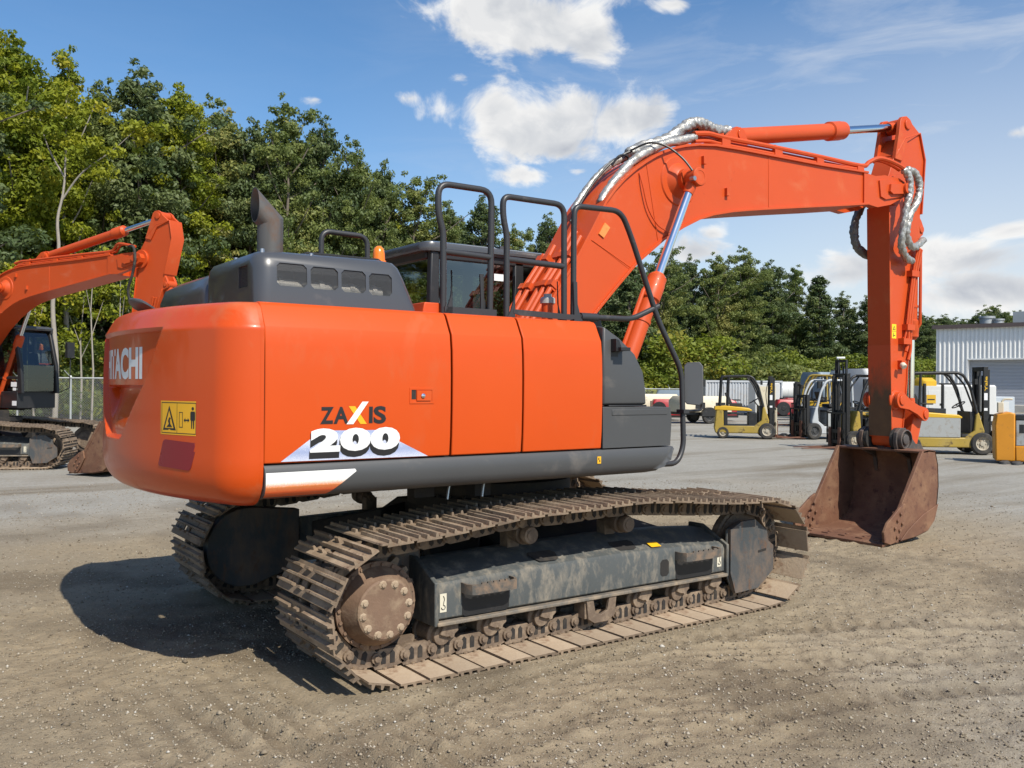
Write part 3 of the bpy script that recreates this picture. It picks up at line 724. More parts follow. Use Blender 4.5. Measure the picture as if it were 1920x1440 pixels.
for q in [z for z in zz] + list(np.linspace(rc, .155 - rc, 5)[1:-1]) + [.155 - z for z in zz[::-1]]:
    dq = min(q, .155 - q); e = rc - math.sqrt(max(rc * rc - (rc - dq) ** 2, 0)) if dq < rc else 0; sh = .055 * (q / .155 - .5)
    rings.append([on_cw(-(.775 + sh + e + (.30 - 2 * e) * j / 20), 1.258 + q + .01 * (.5 - j / 20), .0009) for j in range(21)])
rf_.loft(rings, caps=False, closed=False)
part('reflector', rf_, REDREF, cwt, smooth=0)

# ---- engine hood with mesh windows, pipe, rails, beacon
def hood_solid():
    mb = MB(); r = .10
    mb.loft([rrect(-2.372, -1.312, -1.170, -.20, .08, 2.190), rrect(-2.372, -1.322, -1.170, -.20, .08, 2.225), rrect(-2.374, -1.395, -1.160, -.20, .09, 2.40), rrect(-2.372, -1.425, -1.145, -.22, .09, lambda x, y: 2.455 + (x + 2.37) * .015),
             rrect(-2.355, -1.45, -1.12, -.24, .09, lambda x, y: 2.488 + (x + 2.37) * .015), rrect(-2.31, -1.50, -1.07, -.28, .08, lambda x, y: 2.508 + (x + 2.37) * .01), rrect(-2.2, -1.60, -.98, -.38, .05, 2.520)])
    return mb
hm = hood_solid(); hood = part('engine_hood', hm, HOODG, smooth=50)
HW = [(-2.250, -2.068, 2.302, 2.436), (-2.045, -1.872, 2.298, 2.430), (-1.850, -1.690, 2.292, 2.426), (-1.668, -1.512, 2.286, 2.420)]
cut = MB()
for x0, x1, z0, z1 in HW:
    cut.prism([(x0 + .02, z0), (x1 - .02, z0), (x1, z0 + .02), (x1, z1 - .02), (x1 - .02, z1), (x0 + .02, z1), (x0, z1 - .02), (x0, z0 + .02)], -1.3, -.95)
cut.box(-2.5, -2.28, -1.025, -.865, 2.30, 2.425)
cuto = cut.build('cutter', UNDER, None, smooth=0)
bo_ = hood.modifiers.new('cut', 'BOOLEAN'); bo_.object = cuto; bo_.operation = 'DIFFERENCE'; bo_.solver = 'EXACT'
dg = bpy.context.evaluated_depsgraph_get(); me2 = bpy.data.meshes.new_from_object(hood.evaluated_get(dg)); hood.modifiers.clear(); hood.data = me2
me2.set_sharp_from_angle(angle=math.radians(40))
bpy.data.objects.remove(cuto)
mu = MB(); mu.cyl((-2.24, -1.03, 2.312), (-1.53, -1.03, 2.305), .048, n=20); 
for x in (-2.2, -1.95, -1.75, -1.6): mu.cyl((x, -1.03, 2.31), (x + .03, -1.03, 2.31), .054, n=20)
part('muffler', mu, surf('heat_shield_silver', (.42, .40, .36), .5, metal=.3, vary=.25, bump=.2, bscale=30), hood)
def mesh_mat():
    m, t = nt('perforated_steel_mesh'); L = t.links
    out = nd(t, 'ShaderNodeOutputMaterial'); b = nd(t, 'ShaderNodeBsdfPrincipled'); b.inputs['Base Color'].default_value = (.10, .10, .10, 1); b.inputs['Roughness'].default_value = .4; b.inputs['Metallic'].default_value = .3
    tr = nd(t, 'ShaderNodeBsdfTransparent'); co = nd(t, 'ShaderNodeTexCoord').outputs['Object']
    mp = nd(t, 'ShaderNodeMapping'); mp.inputs['Rotation'].default_value = (0, math.radians(45), 0); L.new(co, mp.inputs[0])
    sp = nd(t, 'ShaderNodeSeparateXYZ'); L.new(mp.outputs[0], sp.inputs[0])
    a = math_(t, 'SINE', math_(t, 'MULTIPLY', sp.outputs[0], 560)); c = math_(t, 'SINE', math_(t, 'MULTIPLY', sp.outputs[2], 560))
    f = math_(t, 'GREATER_THAN', math_(t, 'MULTIPLY', math_(t, 'ABSOLUTE', a), math_(t, 'ABSOLUTE', c)), .30)
    mx = nd(t, 'ShaderNodeMixShader'); L.new(f, mx.inputs[0]); L.new(b.outputs[0], mx.inputs[1]); L.new(tr.outputs[0], mx.inputs[2]); L.new(mx.outputs[0], out.inputs[0])
    return m
MESH = mesh_mat()
def hood_y(z): return float(np.interp(z, [2.225, 2.40, 2.455, 2.488], [-1.170, -1.160, -1.145, -1.12]))
for x0, x1, z0, z1 in HW:
    mm = MB(); mm.loft([[(x0, hood_y(z) + .006, z), (x1, hood_y(z) + .006, z)] for z in np.linspace(z0, z1, 4)], caps=False, closed=False)
    part('mesh_window', mm, MESH, hood, smooth=0)
mm = MB(); mm.add([(-2.362, -1.025, 2.30), (-2.362, -.865, 2.30), (-2.362, -.865, 2.425), (-2.362, -1.025, 2.425)], [(0, 1, 2, 3)]); part('mesh_window', mm, MESH, hood, smooth=0)
tm = MB(); tm.prism([(-2.02, 2.515), (-1.98, 2.545), (-1.50, 2.545), (-1.42, 2.50), (-1.42, 2.48), (-2.02, 2.50)], -.96, -.40); part('hood_grille', tm, surf('dark_mesh', (.03, .03, .031), .6, bump=1.0, bscale=400), hood, bevel=.006)
lh = MB()
lh.loft([rrect(-2.385, -1.25, -.3, 1.02, .16, 2.19), rrect(-2.385, -1.25, -.3, 1.02, .16, 2.33), rrect(-2.36, -1.27, -.3, .99, .17, 2.42), rrect(-2.27, -1.33, -.3, .92, .15, 2.475), rrect(-2.12, -1.42, -.3, .80, .10, 2.49)])
part('engine_hood', lh, HOODG, smooth=50)
ex = MB(); N = 28; cx, cy, r = -2.158, -.80, .078
ring = lambda rr, zf: [(cx + rr * math.cos(2 * PI * k / N), cy + rr * math.sin(2 * PI * k / N), zf(cx + rr * math.cos(2 * PI * k / N))) for k in range(N)]
m0 = ring(r, lambda x: 2.48); m1 = ring(r, lambda x: 2.728 + (x - cx) * .36)
def slide(p, plane, k=-.95): 
    t = max((p[0] - (-2.262 + (p[2] - 2.82) * -.08)) * 1.0, 0.012); return (p[0] - t, p[1], p[2] + t * .98)
m2 = [slide(p, 0) for p in m1]
ri = r - .006; i1 = ring(ri, lambda x: 2.728 + (x - cx) * .36); i2 = [slide(p, 0) for p in i1]
cm = Vector((0, 0, 0))
for p in m2: cm += Vector(p)
cm /= N
i2 = [tuple(cm + (Vector(p) - cm) * .93) for p in m2]; i0 = ring(ri, lambda x: 2.5)
ex.loft([m0, m1, m2, i2, i1, i0], caps=False)
EXH = surf('exhaust_steel', (.10, .095, .09), .5, metal=.2, vary=.2, dust=.35, dustcol=(.13, .075, .05), dscale=5)
part('exhaust_pipe', ex, EXH, smooth=20)
for x, y in ((-2.30, -1.06), (-2.0, -1.06), (-2.30, -.6)):
    cp = MB(); cp.cyl((x, y, 2.48), (x, y, 2.52), .016, .012, n=8); part('hood_bolt', cp, STEEL, hood)
bc = MB(); bc.lathe([(.052, 0), (.052, .05), (.044, .055), (.042, .10), (.034, .135), (.018, .152), (.002, .156)], (-1.267, -.5, 2.55), (0, 0, 1), 20); bc.lathe([(.018, 0), (.018, .42)], (-1.267, -.5, 2.14), (0, 0, 1), 10, m=1)
part('beacon', bc, [AMBER, RAIL])
RT = .0215
def rail(paths, name='handrail', r=RT, plates=()):
    mb = MB()
    for pth, rad in paths: mb.tube(round_path(pth, rad, 6) if rad else pth, r, 10)
    for q in plates: q(mb)
    return part(name, mb, RAIL, smooth=50)
def foot(x0, x1, y, z0=2.196, lean=-1):
    def f(mb):
        mb.prism([(x0, z0), (x1, z0), (x1 + lean * .035, z0 + .05), (x1 + lean * .065, z0 + .14), (x1 + lean * .07, z0 + .30), (x0 + lean * .01, z0 + .30), (x0, z0 + .12)] if lean < 0 else
                 [(x0, z0), (x1, z0), (x1, z0 + .12), (x1 - .01, z0 + .30), (x0 + .07, z0 + .30), (x0 + .065, z0 + .14), (x0 + .035, z0 + .05)], y - .006, y + .006)
    return f
Y1 = -1.10
rail([([(-1.103, Y1, 2.20), (-1.105, Y1, 2.66), (-1.107, Y1, 2.735), (-1.146, Y1, 2.86), (-1.146, Y1, 3.052), (-.728, Y1, 3.056), (-.728, Y1, 2.80), (-.735, Y1, 2.20)], .09), ([(-1.105, Y1, 2.612), (-.735, Y1, 2.604)], 0)],
     plates=[foot(-1.125, -1.05, Y1 - .026, 2.19, 1), foot(-.79, -.70, Y1 + .03, 2.19, -1), lambda mb: mb.box(-1.11, -.70, Y1 - .032, Y1 - .022, 2.205, 2.25), lambda mb: mb.box(-1.11, -.65, Y1 - .03, Y1 + .08, 2.196, 2.206)])
rail([([(-.597, Y1, 2.20), (-.598, Y1, 2.70), (-.600, Y1, 2.775), (-.632, Y1, 2.90), (-.632, Y1, 3.035), (-.095, Y1, 3.04), (-.095, Y1, 2.80), (-.090, Y1, 2.20)], .09), ([(-.598, Y1, 2.605), (-.093, Y1, 2.597)], 0)],
     plates=[foot(-.62, -.545, Y1 - .026, 2.19, 1), foot(-.12, -.06, Y1 + .03, 2.19, -1), lambda mb: mb.prism([(-.56, 2.262), (-.019, 2.252), (-.019, 2.222), (-.06, 2.212), (-.50, 2.222), (-.56, 2.235)], Y1 - .034, Y1 - .024), lambda mb: mb.box(-.60, -.02, Y1 - .03, Y1 + .08, 2.196, 2.206)])
rail([([(-.005, Y1, 2.20), (-.004, Y1, 2.90), (.001, Y1, 3.045), (.455, Y1, 3.062), (.56, Y1, 2.88), (.83, Y1 - .02, 2.257), (1.055, Y1 - .06, 1.86), (1.060, Y1 - .08, 1.27), (.98, Y1 - .09, 1.14), (.70, Y1 - .08, 1.14)], .10), ([(.05, Y1, 2.243), (.575, Y1, 2.252), (.838, Y1 - .02, 2.365)], .08)],
     plates=[foot(-.02, .075, Y1 - .026, 2.19, -1), lambda mb: mb.cyl((.06, Y1, 2.243), (.22, Y1, 2.245), .031, n=12), lambda mb: mb.box(1.03, 1.09, Y1 - .11, Y1 - .03, 1.53, 1.56)])
rail([([(-1.739, -.6, 2.50), (-1.737, -.6, 2.748), (-1.405, -.6, 2.742), (-1.402, -.6, 2.46)], .07)], r=.018)
mi = MB()
ex_, ey, ez = 1.12, -1.25, 1.76
mi.tube(round_path([(1.06, Y1 - .07, 1.545), (1.30, Y1 - .05, 1.55), (1.30, Y1 - .05, 1.77)], .04), .011, 8)
mi.cyl((1.30, Y1 - .05, 1.74), (1.30, Y1 - .05, 1.80), .03, n=10); mi.cyl((1.30, Y1 - .05, 1.77), (1.19, Y1 - .085, 1.77), .016, n=8)
mir = part('mirror_arm', mi, BLACK)
mh = MB(); M_ = Matrix.Translation((1.17, Y1 - .085, 1.765)) @ Matrix.Rotation(math.radians(32), 4, 'Z') @ Matrix.Rotation(math.radians(-3), 4, 'Y')
shp = [(-.075, -.15), (-.05, -.175), (.055, -.165), (.075, -.14), (.075, .145), (.05, .168), (-.05, .172), (-.075, .14)]
A = [tuple(M_ @ Vector((-.028, y, z))) for y, z in shp]; B = [tuple(M_ @ Vector((.0, y * .96, z * .97))) for y, z in shp]; D_ = [tuple(M_ @ Vector((.03, y * .7, z * .8))) for y, z in shp]
mh.loft([A, B, D_]); mh.add([tuple(M_ @ Vector((-.0285, y * .93, z * .95))) for y, z in shp], [tuple(range(8))], 1)
part('mirror', mh, [surf('mirror_housing', (.09, .09, .092), .55), surf('mirror_back', (.135, .14, .145), .6)], mir, bevel=.006)
# mirror lying on the counterweight, fillers on the deck
cmr = MB(); cmr.loft([[(-2.60 + .02 * k, .63 + .16 * math.cos(a) * s, 2.30 + .036 * math.sin(a) * s - .010 * k) for a in np.linspace(0, 2 * PI, 16, endpoint=False)] for k, s in ((-3, .05), (-2, .6), (0, 1), (2, 1), (6, .75), (8, .1))])
cmr.tube([(-2.54, .66, 2.27), (-2.52, .68, 2.19)], .014, 8)
part('rear_mirror', cmr, GREY)
fl = MB(); fl.lathe([(.045, 0), (.045, .155), (.056, .155), (.056, .19), (.045, .20), (.03, .205), (.03, .225), (.002, .228)], (-.085, -.90, 2.19), (0, 0, 1), 20)
fl.m = [1 if fl.v[f[0]][2] > 2.344 else 0 for f in fl.f]
part('filler_cap', fl, [ORANGE2, surf('grey_cap', (.40, .39, .37), .5)])
ob = MB(); ob.prism([(-1.25, 2.19), (-1.23, 2.275), (-1.10, 2.275), (-1.08, 2.19)], -1.08, -.90); ob.box(-.80, -.76, -1.0, -.9, 2.19, 2.26); part('deck_bracket', ob, ORANGE2, bevel=.006)

# ---- cab (left side), glazed, with seat inside
CX0, CX1, CY0, CY1, CZ0, CZ1 = -.36, 1.62, .36, 1.26, 1.18, 2.95
cabm = MB()
cabm.box(CX0, CX1 - .1, CY0, CY1, CZ0, CZ0 + .36); cabm.box(CX0, .1, CY0 + .01, CY1 - .01, CZ0 + .36, 2.16)
cabm.box(CX0, 1.0, CY0 + .005, CY1 - .005, CZ0 + .34, CZ0 + .38)
# pillars
for y in (CY0, CY1 - .07):
    cabm.prism([(CX0, 2.1), (CX0 + .10, 2.1), (CX0 + .10, 2.86), (CX0 + .02, 2.88)], y, y + .07)
    cabm.prism([(1.52, 1.5), (1.66, 1.5), (1.62, 2.1), (1.40, 2.88), (1.30, 2.88), (1.50, 2.15)], y, y + .07)
    cabm.prism([(.52, 1.5), (.62, 1.5), (.62, 2.88), (.52, 2.88)], y, y + .05)
    cabm.box(CX0 + .1, 1.45, y, y + .06, 2.80, 2.88)
    cabm.box(.6, 1.58, y + .005, y + .055, 1.80, 1.86)
cabm.box(CX0 + .005, CX0 + .06, CY0 + .07, CY1 - .07, 2.80, 2.88)
cab = part('cab', cabm, BLACK, bevel=.012)
rfm = MB(); rfm.loft([rrect(CX0 - .06, 1.46, CY0 - .02, CY1 + .02, .10, 2.862), rrect(CX0 - .07, 1.48, CY0 - .03, CY1 + .03, .11, 2.90), rrect(CX0 - .06, 1.46, CY0 - .02, CY1 + .02, .11, 2.935), rrect(CX0 + .02, 1.38, CY0 + .05, CY1 - .05, .08, 2.956)])
rfm.box(.0, .22, .55, .9, 2.95, 2.972); rfm.box(.4, .5, .42, .5, 2.95, 2.98); rfm.box(CX0 + .14, 1.30, CY0 - .045, CY0 - .02, 2.885, 2.905)
part('cab_roof', rfm, HOODG, cab, smooth=40)
for nm, q in (('side_window', [(CX0 + .10, CY0 + .02, 2.14), (.53, CY0 + .02, 2.14), (.53, CY0 + .02, 2.81), (CX0 + .10, CY0 + .02, 2.81)]),
              ('side_window', [(.62, CY0 + .02, 1.86), (1.52, CY0 + .02, 1.86), (1.50, CY0 + .02, 2.15), (1.33, CY0 + .02, 2.81), (.62, CY0 + .02, 2.81)]),
              ('side_window', [(.62, CY0 + .02, 1.52), (1.54, CY0 + .02, 1.52), (1.54, CY0 + .02, 1.80), (.62, CY0 + .02, 1.80)]),
              ('side_window', [(CX0 + .10, CY1 - .02, 2.14), (.53, CY1 - .02, 2.14), (.53, CY1 - .02, 2.81), (CX0 + .10, CY1 - .02, 2.81)]),
              ('side_window', [(.62, CY1 - .02, 1.54), (1.54, CY1 - .02, 1.54), (1.56, CY1 - .02, 2.12), (1.33, CY1 - .02, 2.81), (.62, CY1 - .02, 2.81)]),
              ('rear_window', [(CX0 + .03, CY0 + .07, 2.14), (CX0 + .03, CY1 - .07, 2.14), (CX0 + .03, CY1 - .07, 2.81), (CX0 + .03, CY0 + .07, 2.81)]),
              ('windscreen', [(1.60, CY0 + .07, 1.54), (1.60, CY1 - .07, 1.54), (1.585, CY1 - .07, 2.1), (1.37, CY1 - .07, 2.84), (1.37, CY0 + .07, 2.84), (1.585, CY0 + .07, 2.1)])):
    g = MB(); g.add(q, [tuple(range(len(q)))]); part(nm, g, GLASS, cab, smooth=0)
se = MB(); se.box(.15, .65, .58, 1.05, 1.6, 1.78); se.prism([(.10, 1.72), (.24, 1.72), (.12, 2.42), (.0, 2.40)], .60, 1.03); se.prism([(.02, 2.42), (.11, 2.44), (.08, 2.62), (.0, 2.60)], .70, .94)
part('operator_seat', se, SEAT, cab, bevel=.03)
se = MB(); se.box(.4, .9, .46, .56, 1.56, 1.95); se.cyl((.82, .51, 1.94), (.86, .51, 2.1), .02); part('control_console', se, SEAT, cab, bevel=.01)
se = MB(); se.box(1.32, 1.40, .42, .62, 1.95, 2.15); se.cyl((1.36, .52, 1.5), (1.36, .52, 1.97), .015); part('monitor', se, SEAT, cab, bevel=.01)
for x0, x1, y, z0, z1 in ((1.30, 1.48, .012, 1.64, 1.74), (1.36, 1.46, .012, 1.56, 1.62), (.70, .84, .012, 1.56, 1.60), (1.36, 1.50, -.004, 1.24, 1.34), (.30, .40, .004, 2.66, 2.72)):
    dc = MB(); dc.box(x0, x1, CY0 + y, CY0 + y + .003, z0, z1); part('cab_sticker', dc, WHITE, cab, smooth=0)
cmr2 = MB(); cmr2.tube([(1.60, CY1, 1.5), (1.78, CY1 + .15, 1.62), (1.80, CY1 + .16, 2.5)], .012, 8); cmr2.box(1.76, 1.84, CY1 + .05, CY1 + .23, 2.28, 2.62)
part('cab_mirror', cmr2, BLACK, bevel=.02)
# ------------------------------------------------------------------ boom, arm, bucket
BU = [(.10, 1.90), (.30, 2.20), (.50, 2.50), (.721, 2.80), (.90, 3.085), (1.06, 3.345), (1.17, 3.475), (1.285, 3.583), (1.413, 3.684), (1.544, 3.77), (1.66, 3.838), (1.78, 3.895), (1.90, 3.945), (2.03, 3.985), (2.217, 4.028), (2.45, 4.06), (2.8, 4.078), (3.233, 4.092), (4.117, 4.12), (4.98, 4.165)]
BL = [(5.0, 3.83), (4.4, 3.735), (3.8, 3.645), (3.238, 3.558), (2.95, 3.512), (2.7, 3.468), (2.423, 3.405), (2.223, 3.338), (2.008, 3.238), (1.752, 3.095), (1.42, 2.852), (1.17, 2.612), (.922, 2.364), (.62, 2.04), (.45, 1.84), (.38, 1.70), (.27, 1.645), (.14, 1.69), (.08, 1.79)]
def off_path(pts, d):
    out = []
    for i, p in enumerate(pts):
        a = Vector(pts[max(i - 1, 0)]); b = Vector(pts[min(i + 1, len(pts) - 1)]); t = (b - a).normalized()
        out.append((p[0] - t.y * d, p[1] + t.x * d))
    return out
def strip(mb, pts, d0, d1, y0, y1):
    """a plate following a polyline in the x-z plane"""
    a = off_path(pts, d0); b = off_path(pts, d1)
    mb.loft([[(p[0], y0, p[1]), (p[0], y1, p[1]), (q[0], y1, q[1]), (q[0], y0, q[1])] for p, q in zip(a, b)])
bm_ = MB()
bm_.prism(BU + BL, -.235, .235)
strip(bm_, BU, -.004, .018, -.262, .262)
strip(bm_, BL[:-2], -.004, .018, -.262, .262)
# fork at the tip
FK = [(4.90, 4.160), (5.12, 4.150), (5.30, 4.185), (5.60, 4.190), (5.735, 4.155), (5.775, 4.08), (5.745, 4.0), (5.66, 3.965), (5.42, 3.86), (5.16, 3.80), (4.90, 3.815)]
for s in (-1, 1):
    bm_.prism(FK, s * .165, s * .255)
    EB = [(5.17, 4.105), (5.30, 4.135), (5.58, 4.145), (5.66, 4.13), (5.66, 3.985), (5.30, 3.905), (5.20, 3.925)]
    bm_.prism(EB, s * .25, s * .275)
    bm_.prism([(5.36, 4.085), (5.64, 4.125), (5.72, 4.08), (5.68, 4.015), (5.40, 3.975), (5.34, 4.0)], s * .27, s * .305)
    bm_.cyl((5.66, s * .30, 4.072), (5.66, s * .335, 4.072), .062, n=24)
    # boss of the boom cylinder pin
    bm_.lathe([(.235, 0), (.225, .012), (.165, .014), (.15, .03), (.115, .07), (.10, .08), (.10, .13)], (1.965, s * .235, 3.655), (0, s, 0), 32)
    # seam plates
    bm_.prism([(.905, 3.00), (.93, 2.99), (1.36, 2.80), (1.345, 2.785)], s * .234, s * .2375)
    bm_.prism([(3.255, 4.085), (3.265, 4.085), (3.27, 3.565), (3.26, 3.565)], s * .234, s * .2362)
    for (x, z) in ((2.60, 3.60), (2.27, 3.86)):
        bm_.box(x, x + .04, *sorted((s * .235, s * .27)), z, z + .075)
    # bracket of the arm cylinder on top of the boom
    bm_.prism([(2.52, 4.065), (2.80, 4.29), (2.88, 4.345), (2.95, 4.355), (3.02, 4.32), (3.05, 4.25), (3.05, 4.085)], s * .10, s * .135)
    bm_.lathe([(.055, 0), (.055, .012), (.04, .013)], (2.96, s * .135, 4.285), (0, s, 0), 20)
for s in (-1, 1):                                  # weld beads
    for q in ([(.905, 3.00), (1.36, 2.80)], [(3.262, 4.08), (3.266, 3.57)], [(4.905, 4.155), (4.905, 3.82)], [(1.55, 3.76), (1.70, 3.08)]):
        bm_.tube([(x, s * .2365, z) for x, z in q], .0055, 5)
    bm_.tube([(1.965 + .226 * math.cos(k * PI / 16), s * .2365, 3.655 + .226 * math.sin(k * PI / 16)) for k in range(33)], .006, 5)
boom = part('boom', bm_, ORANGE2, grp='boom', bevel=.005)
PL = MB(); PL.prism([(1.050, 3.165), (.982, 3.062), (1.038, 3.030), (1.110, 3.128)], -.2355, -.247); part('data_plate', PL, surf('faded_orange_plate', (.72, .26, .06), .5, vary=.2, dust=.4, dustcol=(.65, .20, .04), dscale=30), boom)
gt = MB(); gt.tube(smooth_path([(1.46, -.24, 3.66), (1.48, -.262, 3.55), (1.55, -.262, 3.35), (1.66, -.262, 3.22), (1.78, -.262, 3.17), (1.90, -.262, 3.15)], 6), .007, 6); part('grease_line', gt, ORANGE_ARM, boom)
wr = MB(); wr.tube(smooth_path([(1.50, -.08, 3.90), (1.62, -.20, 3.965), (1.74, -.30, 3.93), (1.84, -.40, 3.82), (1.90, -.47, 3.70)], 6), .010, 8)
wr.tube(smooth_path([(.90, .05, 3.2), (1.1, .02, 3.52), (1.28, -.02, 3.74), (1.44, -.05, 3.86), (1.52, -.08, 3.90)], 6), .012, 8)
wr.tube(smooth_path([(1.30, -.05, 3.74), (1.36, -.08, 3.83), (1.46, -.08, 3.84), (1.50, -.05, 3.78)], 6), .010, 8)
part('electric_cable', wr, BLACK, boom)

def cylinder(name, p0, p1, split, rb, rr, parent, grp, collar=.26, up=(0, 0, 1), y_eye=None, gland=1.22, pipe=None):
    """hydraulic cylinder: barrel from p0, chrome rod (sub-part) to the eye at p1"""
    p0 = Vector(p0); p1 = Vector(p1); d = p1 - p0; Ln = d.length; u = d / Ln; ax = Vector((0, 1, 0))
    mb = MB(); s = split * Ln
    mb.lathe([(rb * .6, .02), (rb, .06), (rb, s - collar), (rb * gland, s - collar + .012), (rb * gland, s - .10), (rb * gland * .95, s - .09), (rb * gland * .95, s - .03), (rb * .8, s), (rr + .008, s + .01)], p0, u, 24)
    mb.cyl(p0 - ax * .09, p0 + ax * .09, rb * 1.0, n=20)
    if pipe:
        v = Vector(pipe); a = p0 + u * .25 + v * (rb + .035); b = p0 + u * (s - collar + .05) + v * (rb + .035)
        mb.tube([tuple(p0 + u * .2 + v * rb * .6), tuple(a), tuple(b), tuple(p0 + u * (s - .12) + v * rb * .9)], .020, 8)
        for k in (.35, .7):
            c = p0 + u * (s * k); mb.lathe([(rb + .008, -.015), (rb + .008, .015)], c, u, 20); 
    o = part(name, mb, ORANGE2, parent, grp, smooth=32, bevel=0)
    r = MB(); r.lathe([(rr, s - .02), (rr, Ln - .06)], p0, u, 20)
    ro = part('piston_rod', r, CHROME, o, grp)
    e = MB(); e.cyl(p1 - ax * .085, p1 + ax * .085, rb * .98, n=20); e.lathe([(rr * 1.15, Ln - .17), (rr * 1.3, Ln - .12), (rr * 1.3, Ln - .03)], p0, u, 16); part('rod_eye', e, ORANGE2, o, grp)
    return o
for s in (-1, 1):
    bc_ = cylinder('boom_cylinder', (.86, s * .42, 1.32), (1.965, s * .42, 3.650), .605, .074, .041, EXC, 'boomcyl', pipe=(-.85, 0, .35))
    pc = MB(); pc.lathe([(.072, 0), (.085, .005), (.085, .10), (.078, .108), (.055, .109), (.053, .106), (.01, .106)], (1.965, s * .40, 3.650), (0, s, 0), 24); part('pin_cap', pc, ORANGE2, bc_)
    if s < 0:
        gf = MB(); gf.cyl((1.88, -.47, 3.62), (1.88, -.52, 3.62), .022, n=8); part('grease_fitting', gf, STEEL, bc_)
cylinder('arm_cylinder', (2.96, 0, 4.285), (5.938, 0, 4.905), .645, .088, .046, EXC, 'armcyl', collar=.30)

# pipes and sleeved hoses along the boom
ppm = MB()
def up_pt(t, off):   # point above the boom's upper edge
    d = np.r_[0, np.cumsum([math.dist(BU[i], BU[i + 1]) for i in range(len(BU) - 1)])]; q = off_path(BU, off)
    return (float(np.interp(t * d[-1], d, [p[0] for p in q])), float(np.interp(t * d[-1], d, [p[1] for p in q])))
for y, off, t0, t1 in ((-.215, .055, .02, .225), (-.13, .062, .02, .235), (-.05, .058, .02, .25), (.10, .06, .02, .215), (.19, .06, .02, .20)):
    pth = [(up_pt(t, off)[0], y, up_pt(t, off)[1]) for t in np.linspace(t0 + .05, t1, 12)]
    x, yy, z = pth[0]
    pth = [(x - .55, yy + .04, z - .20), (x - .25, yy + .01, z - .12), (x - .08, yy, z - .06)] + pth
    ppm.tube(smooth_path(pth, 3), .024, 8)
    for t in (.135, .19):
        a = up_pt(t, off); ppm.box(-.028, .028, -.034, .034, -.045, .034, M=Matrix.Translation((a[0], y, a[1])) @ Matrix.Rotation(math.radians(-55), 4, 'Y'))
for t in (.135,):
    a = up_pt(t, .05); ppm.box(-.05, .05, -.24, .24, -.04, .012, M=Matrix.Translation((a[0], 0, a[1])) @ Matrix.Rotation(math.radians(-55), 4, 'Y'))
part('hydraulic_pipe', ppm, ORANGE_ARM, boom, smooth=40); ppm = MB()
for q, (y, dz, r) in enumerate(((-.205, .03, .026), (-.14, .0, .022), (-.215, -.045, .018), (.2, .02, .026))):
    pth = [(2.20, y, 4.115 + dz), (2.40, y, 4.150 + dz), (2.62, y, 4.150 + dz), (3.3, y, 4.175 + dz), (4.2, y, 4.20 + dz), (4.92, y, 4.228 + dz * .6)]
    if q in (0, 1): pth += [(5.04, y - .01, 4.27 + dz), (5.16, y - .05, 4.345 + dz * .4), (5.30, y - .08, 4.355), (5.48, y - .10, 4.325), (5.62, y - .10, 4.295)]
    if q == 3: pth += [(5.10, y + .04, 4.25), (5.4, y + .10, 4.16), (5.7, y + .10, 4.03)]
    ppm.tube(smooth_path(pth, 3), r, 8)
for x in (2.62, 3.42, 4.12, 4.86):
    for y in (-.18, .2):
        ppm.box(x - .06, x + .06, y - .06, y + .05, 4.09 + (x - 2.6) * .025, 4.155 + (x - 2.6) * .03); ppm.cyl((x, y, 4.15), (x, y, 4.225 + (x - 2.6) * .02), .02, n=6)
part('hydraulic_pipe', ppm, ORANGE_ARM, boom, smooth=40)
def hose(pts, r, mat, parent, wr=.12, n=18, seed=0):
    """hose in a crumpled foil sleeve: creases run round and along it"""
    R = random.Random(seed); P = smooth_path(pts, 12); K = len(P); mb = MB(); mb.tube(P, r, n)
    pin = [R.random() < .16 for _ in range(K)]; ph = [R.uniform(0, 6.28) for _ in range(6)]
    for i in range(K):
        e = .72 if i in (0, K - 1) else (.86 if i in (1, K - 2) else 1)
        for q in range(n):
            a = 2 * PI * q / n; k = 1 + wr * (.55 * math.sin(2 * a + ph[0] + i * .55) * math.sin(i * .9 + ph[1]) + .45 * math.sin(5 * a + ph[2] - i * .8) + .30 * (R.random() - .5)) - (.12 if pin[i] else 0)
            c = Vector(P[i]); v = Vector(mb.v[i * n + q]); mb.v[i * n + q] = tuple(c + (v - c) * k * e)
    return part('sleeved_hose', mb, mat, parent, smooth=70)
hose([(.97, .10, 3.30), (1.089, .10, 3.475), (1.257, .10, 3.66), (1.43, .10, 3.80), (1.608, .10, 3.89), (1.744, .08, 3.975), (1.90, .05, 4.06)], .034, SILVER, boom, seed=1)
hose([(1.06, -.17, 3.35), (1.19, -.17, 3.525), (1.359, -.17, 3.70), (1.533, -.17, 3.84), (1.826, -.17, 3.99), (2.06, -.18, 4.065), (2.24, -.19, 4.12)], .042, SILVER, boom, seed=2)
hose([(1.55, .02, 3.90), (1.783, -.02, 4.005), (2.017, -.05, 4.10), (2.209, -.05, 4.235), (2.33, -.05, 4.30), (2.45, -.05, 4.325), (2.60, -.04, 4.31), (2.77, -.03, 4.305), (2.90, -.02, 4.34)], .056, SILVER, boom, wr=.2, seed=3)
hose([(2.2, .0, 4.16), (2.36, .02, 4.25), (2.5, .04, 4.255), (2.7, .04, 4.24), (2.85, .04, 4.27)], .045, SLEEVEG, boom, wr=.2, seed=4)
hose([(5.60, -.30, 4.295), (5.68, -.33, 4.19), (5.69, -.33, 4.02), (5.645, -.32, 3.86), (5.613, -.30, 3.62), (5.63, -.27, 3.40), (5.78, -.24, 3.28), (5.95, -.22, 3.255)], .042, SILVER, boom, wr=.22, seed=5)
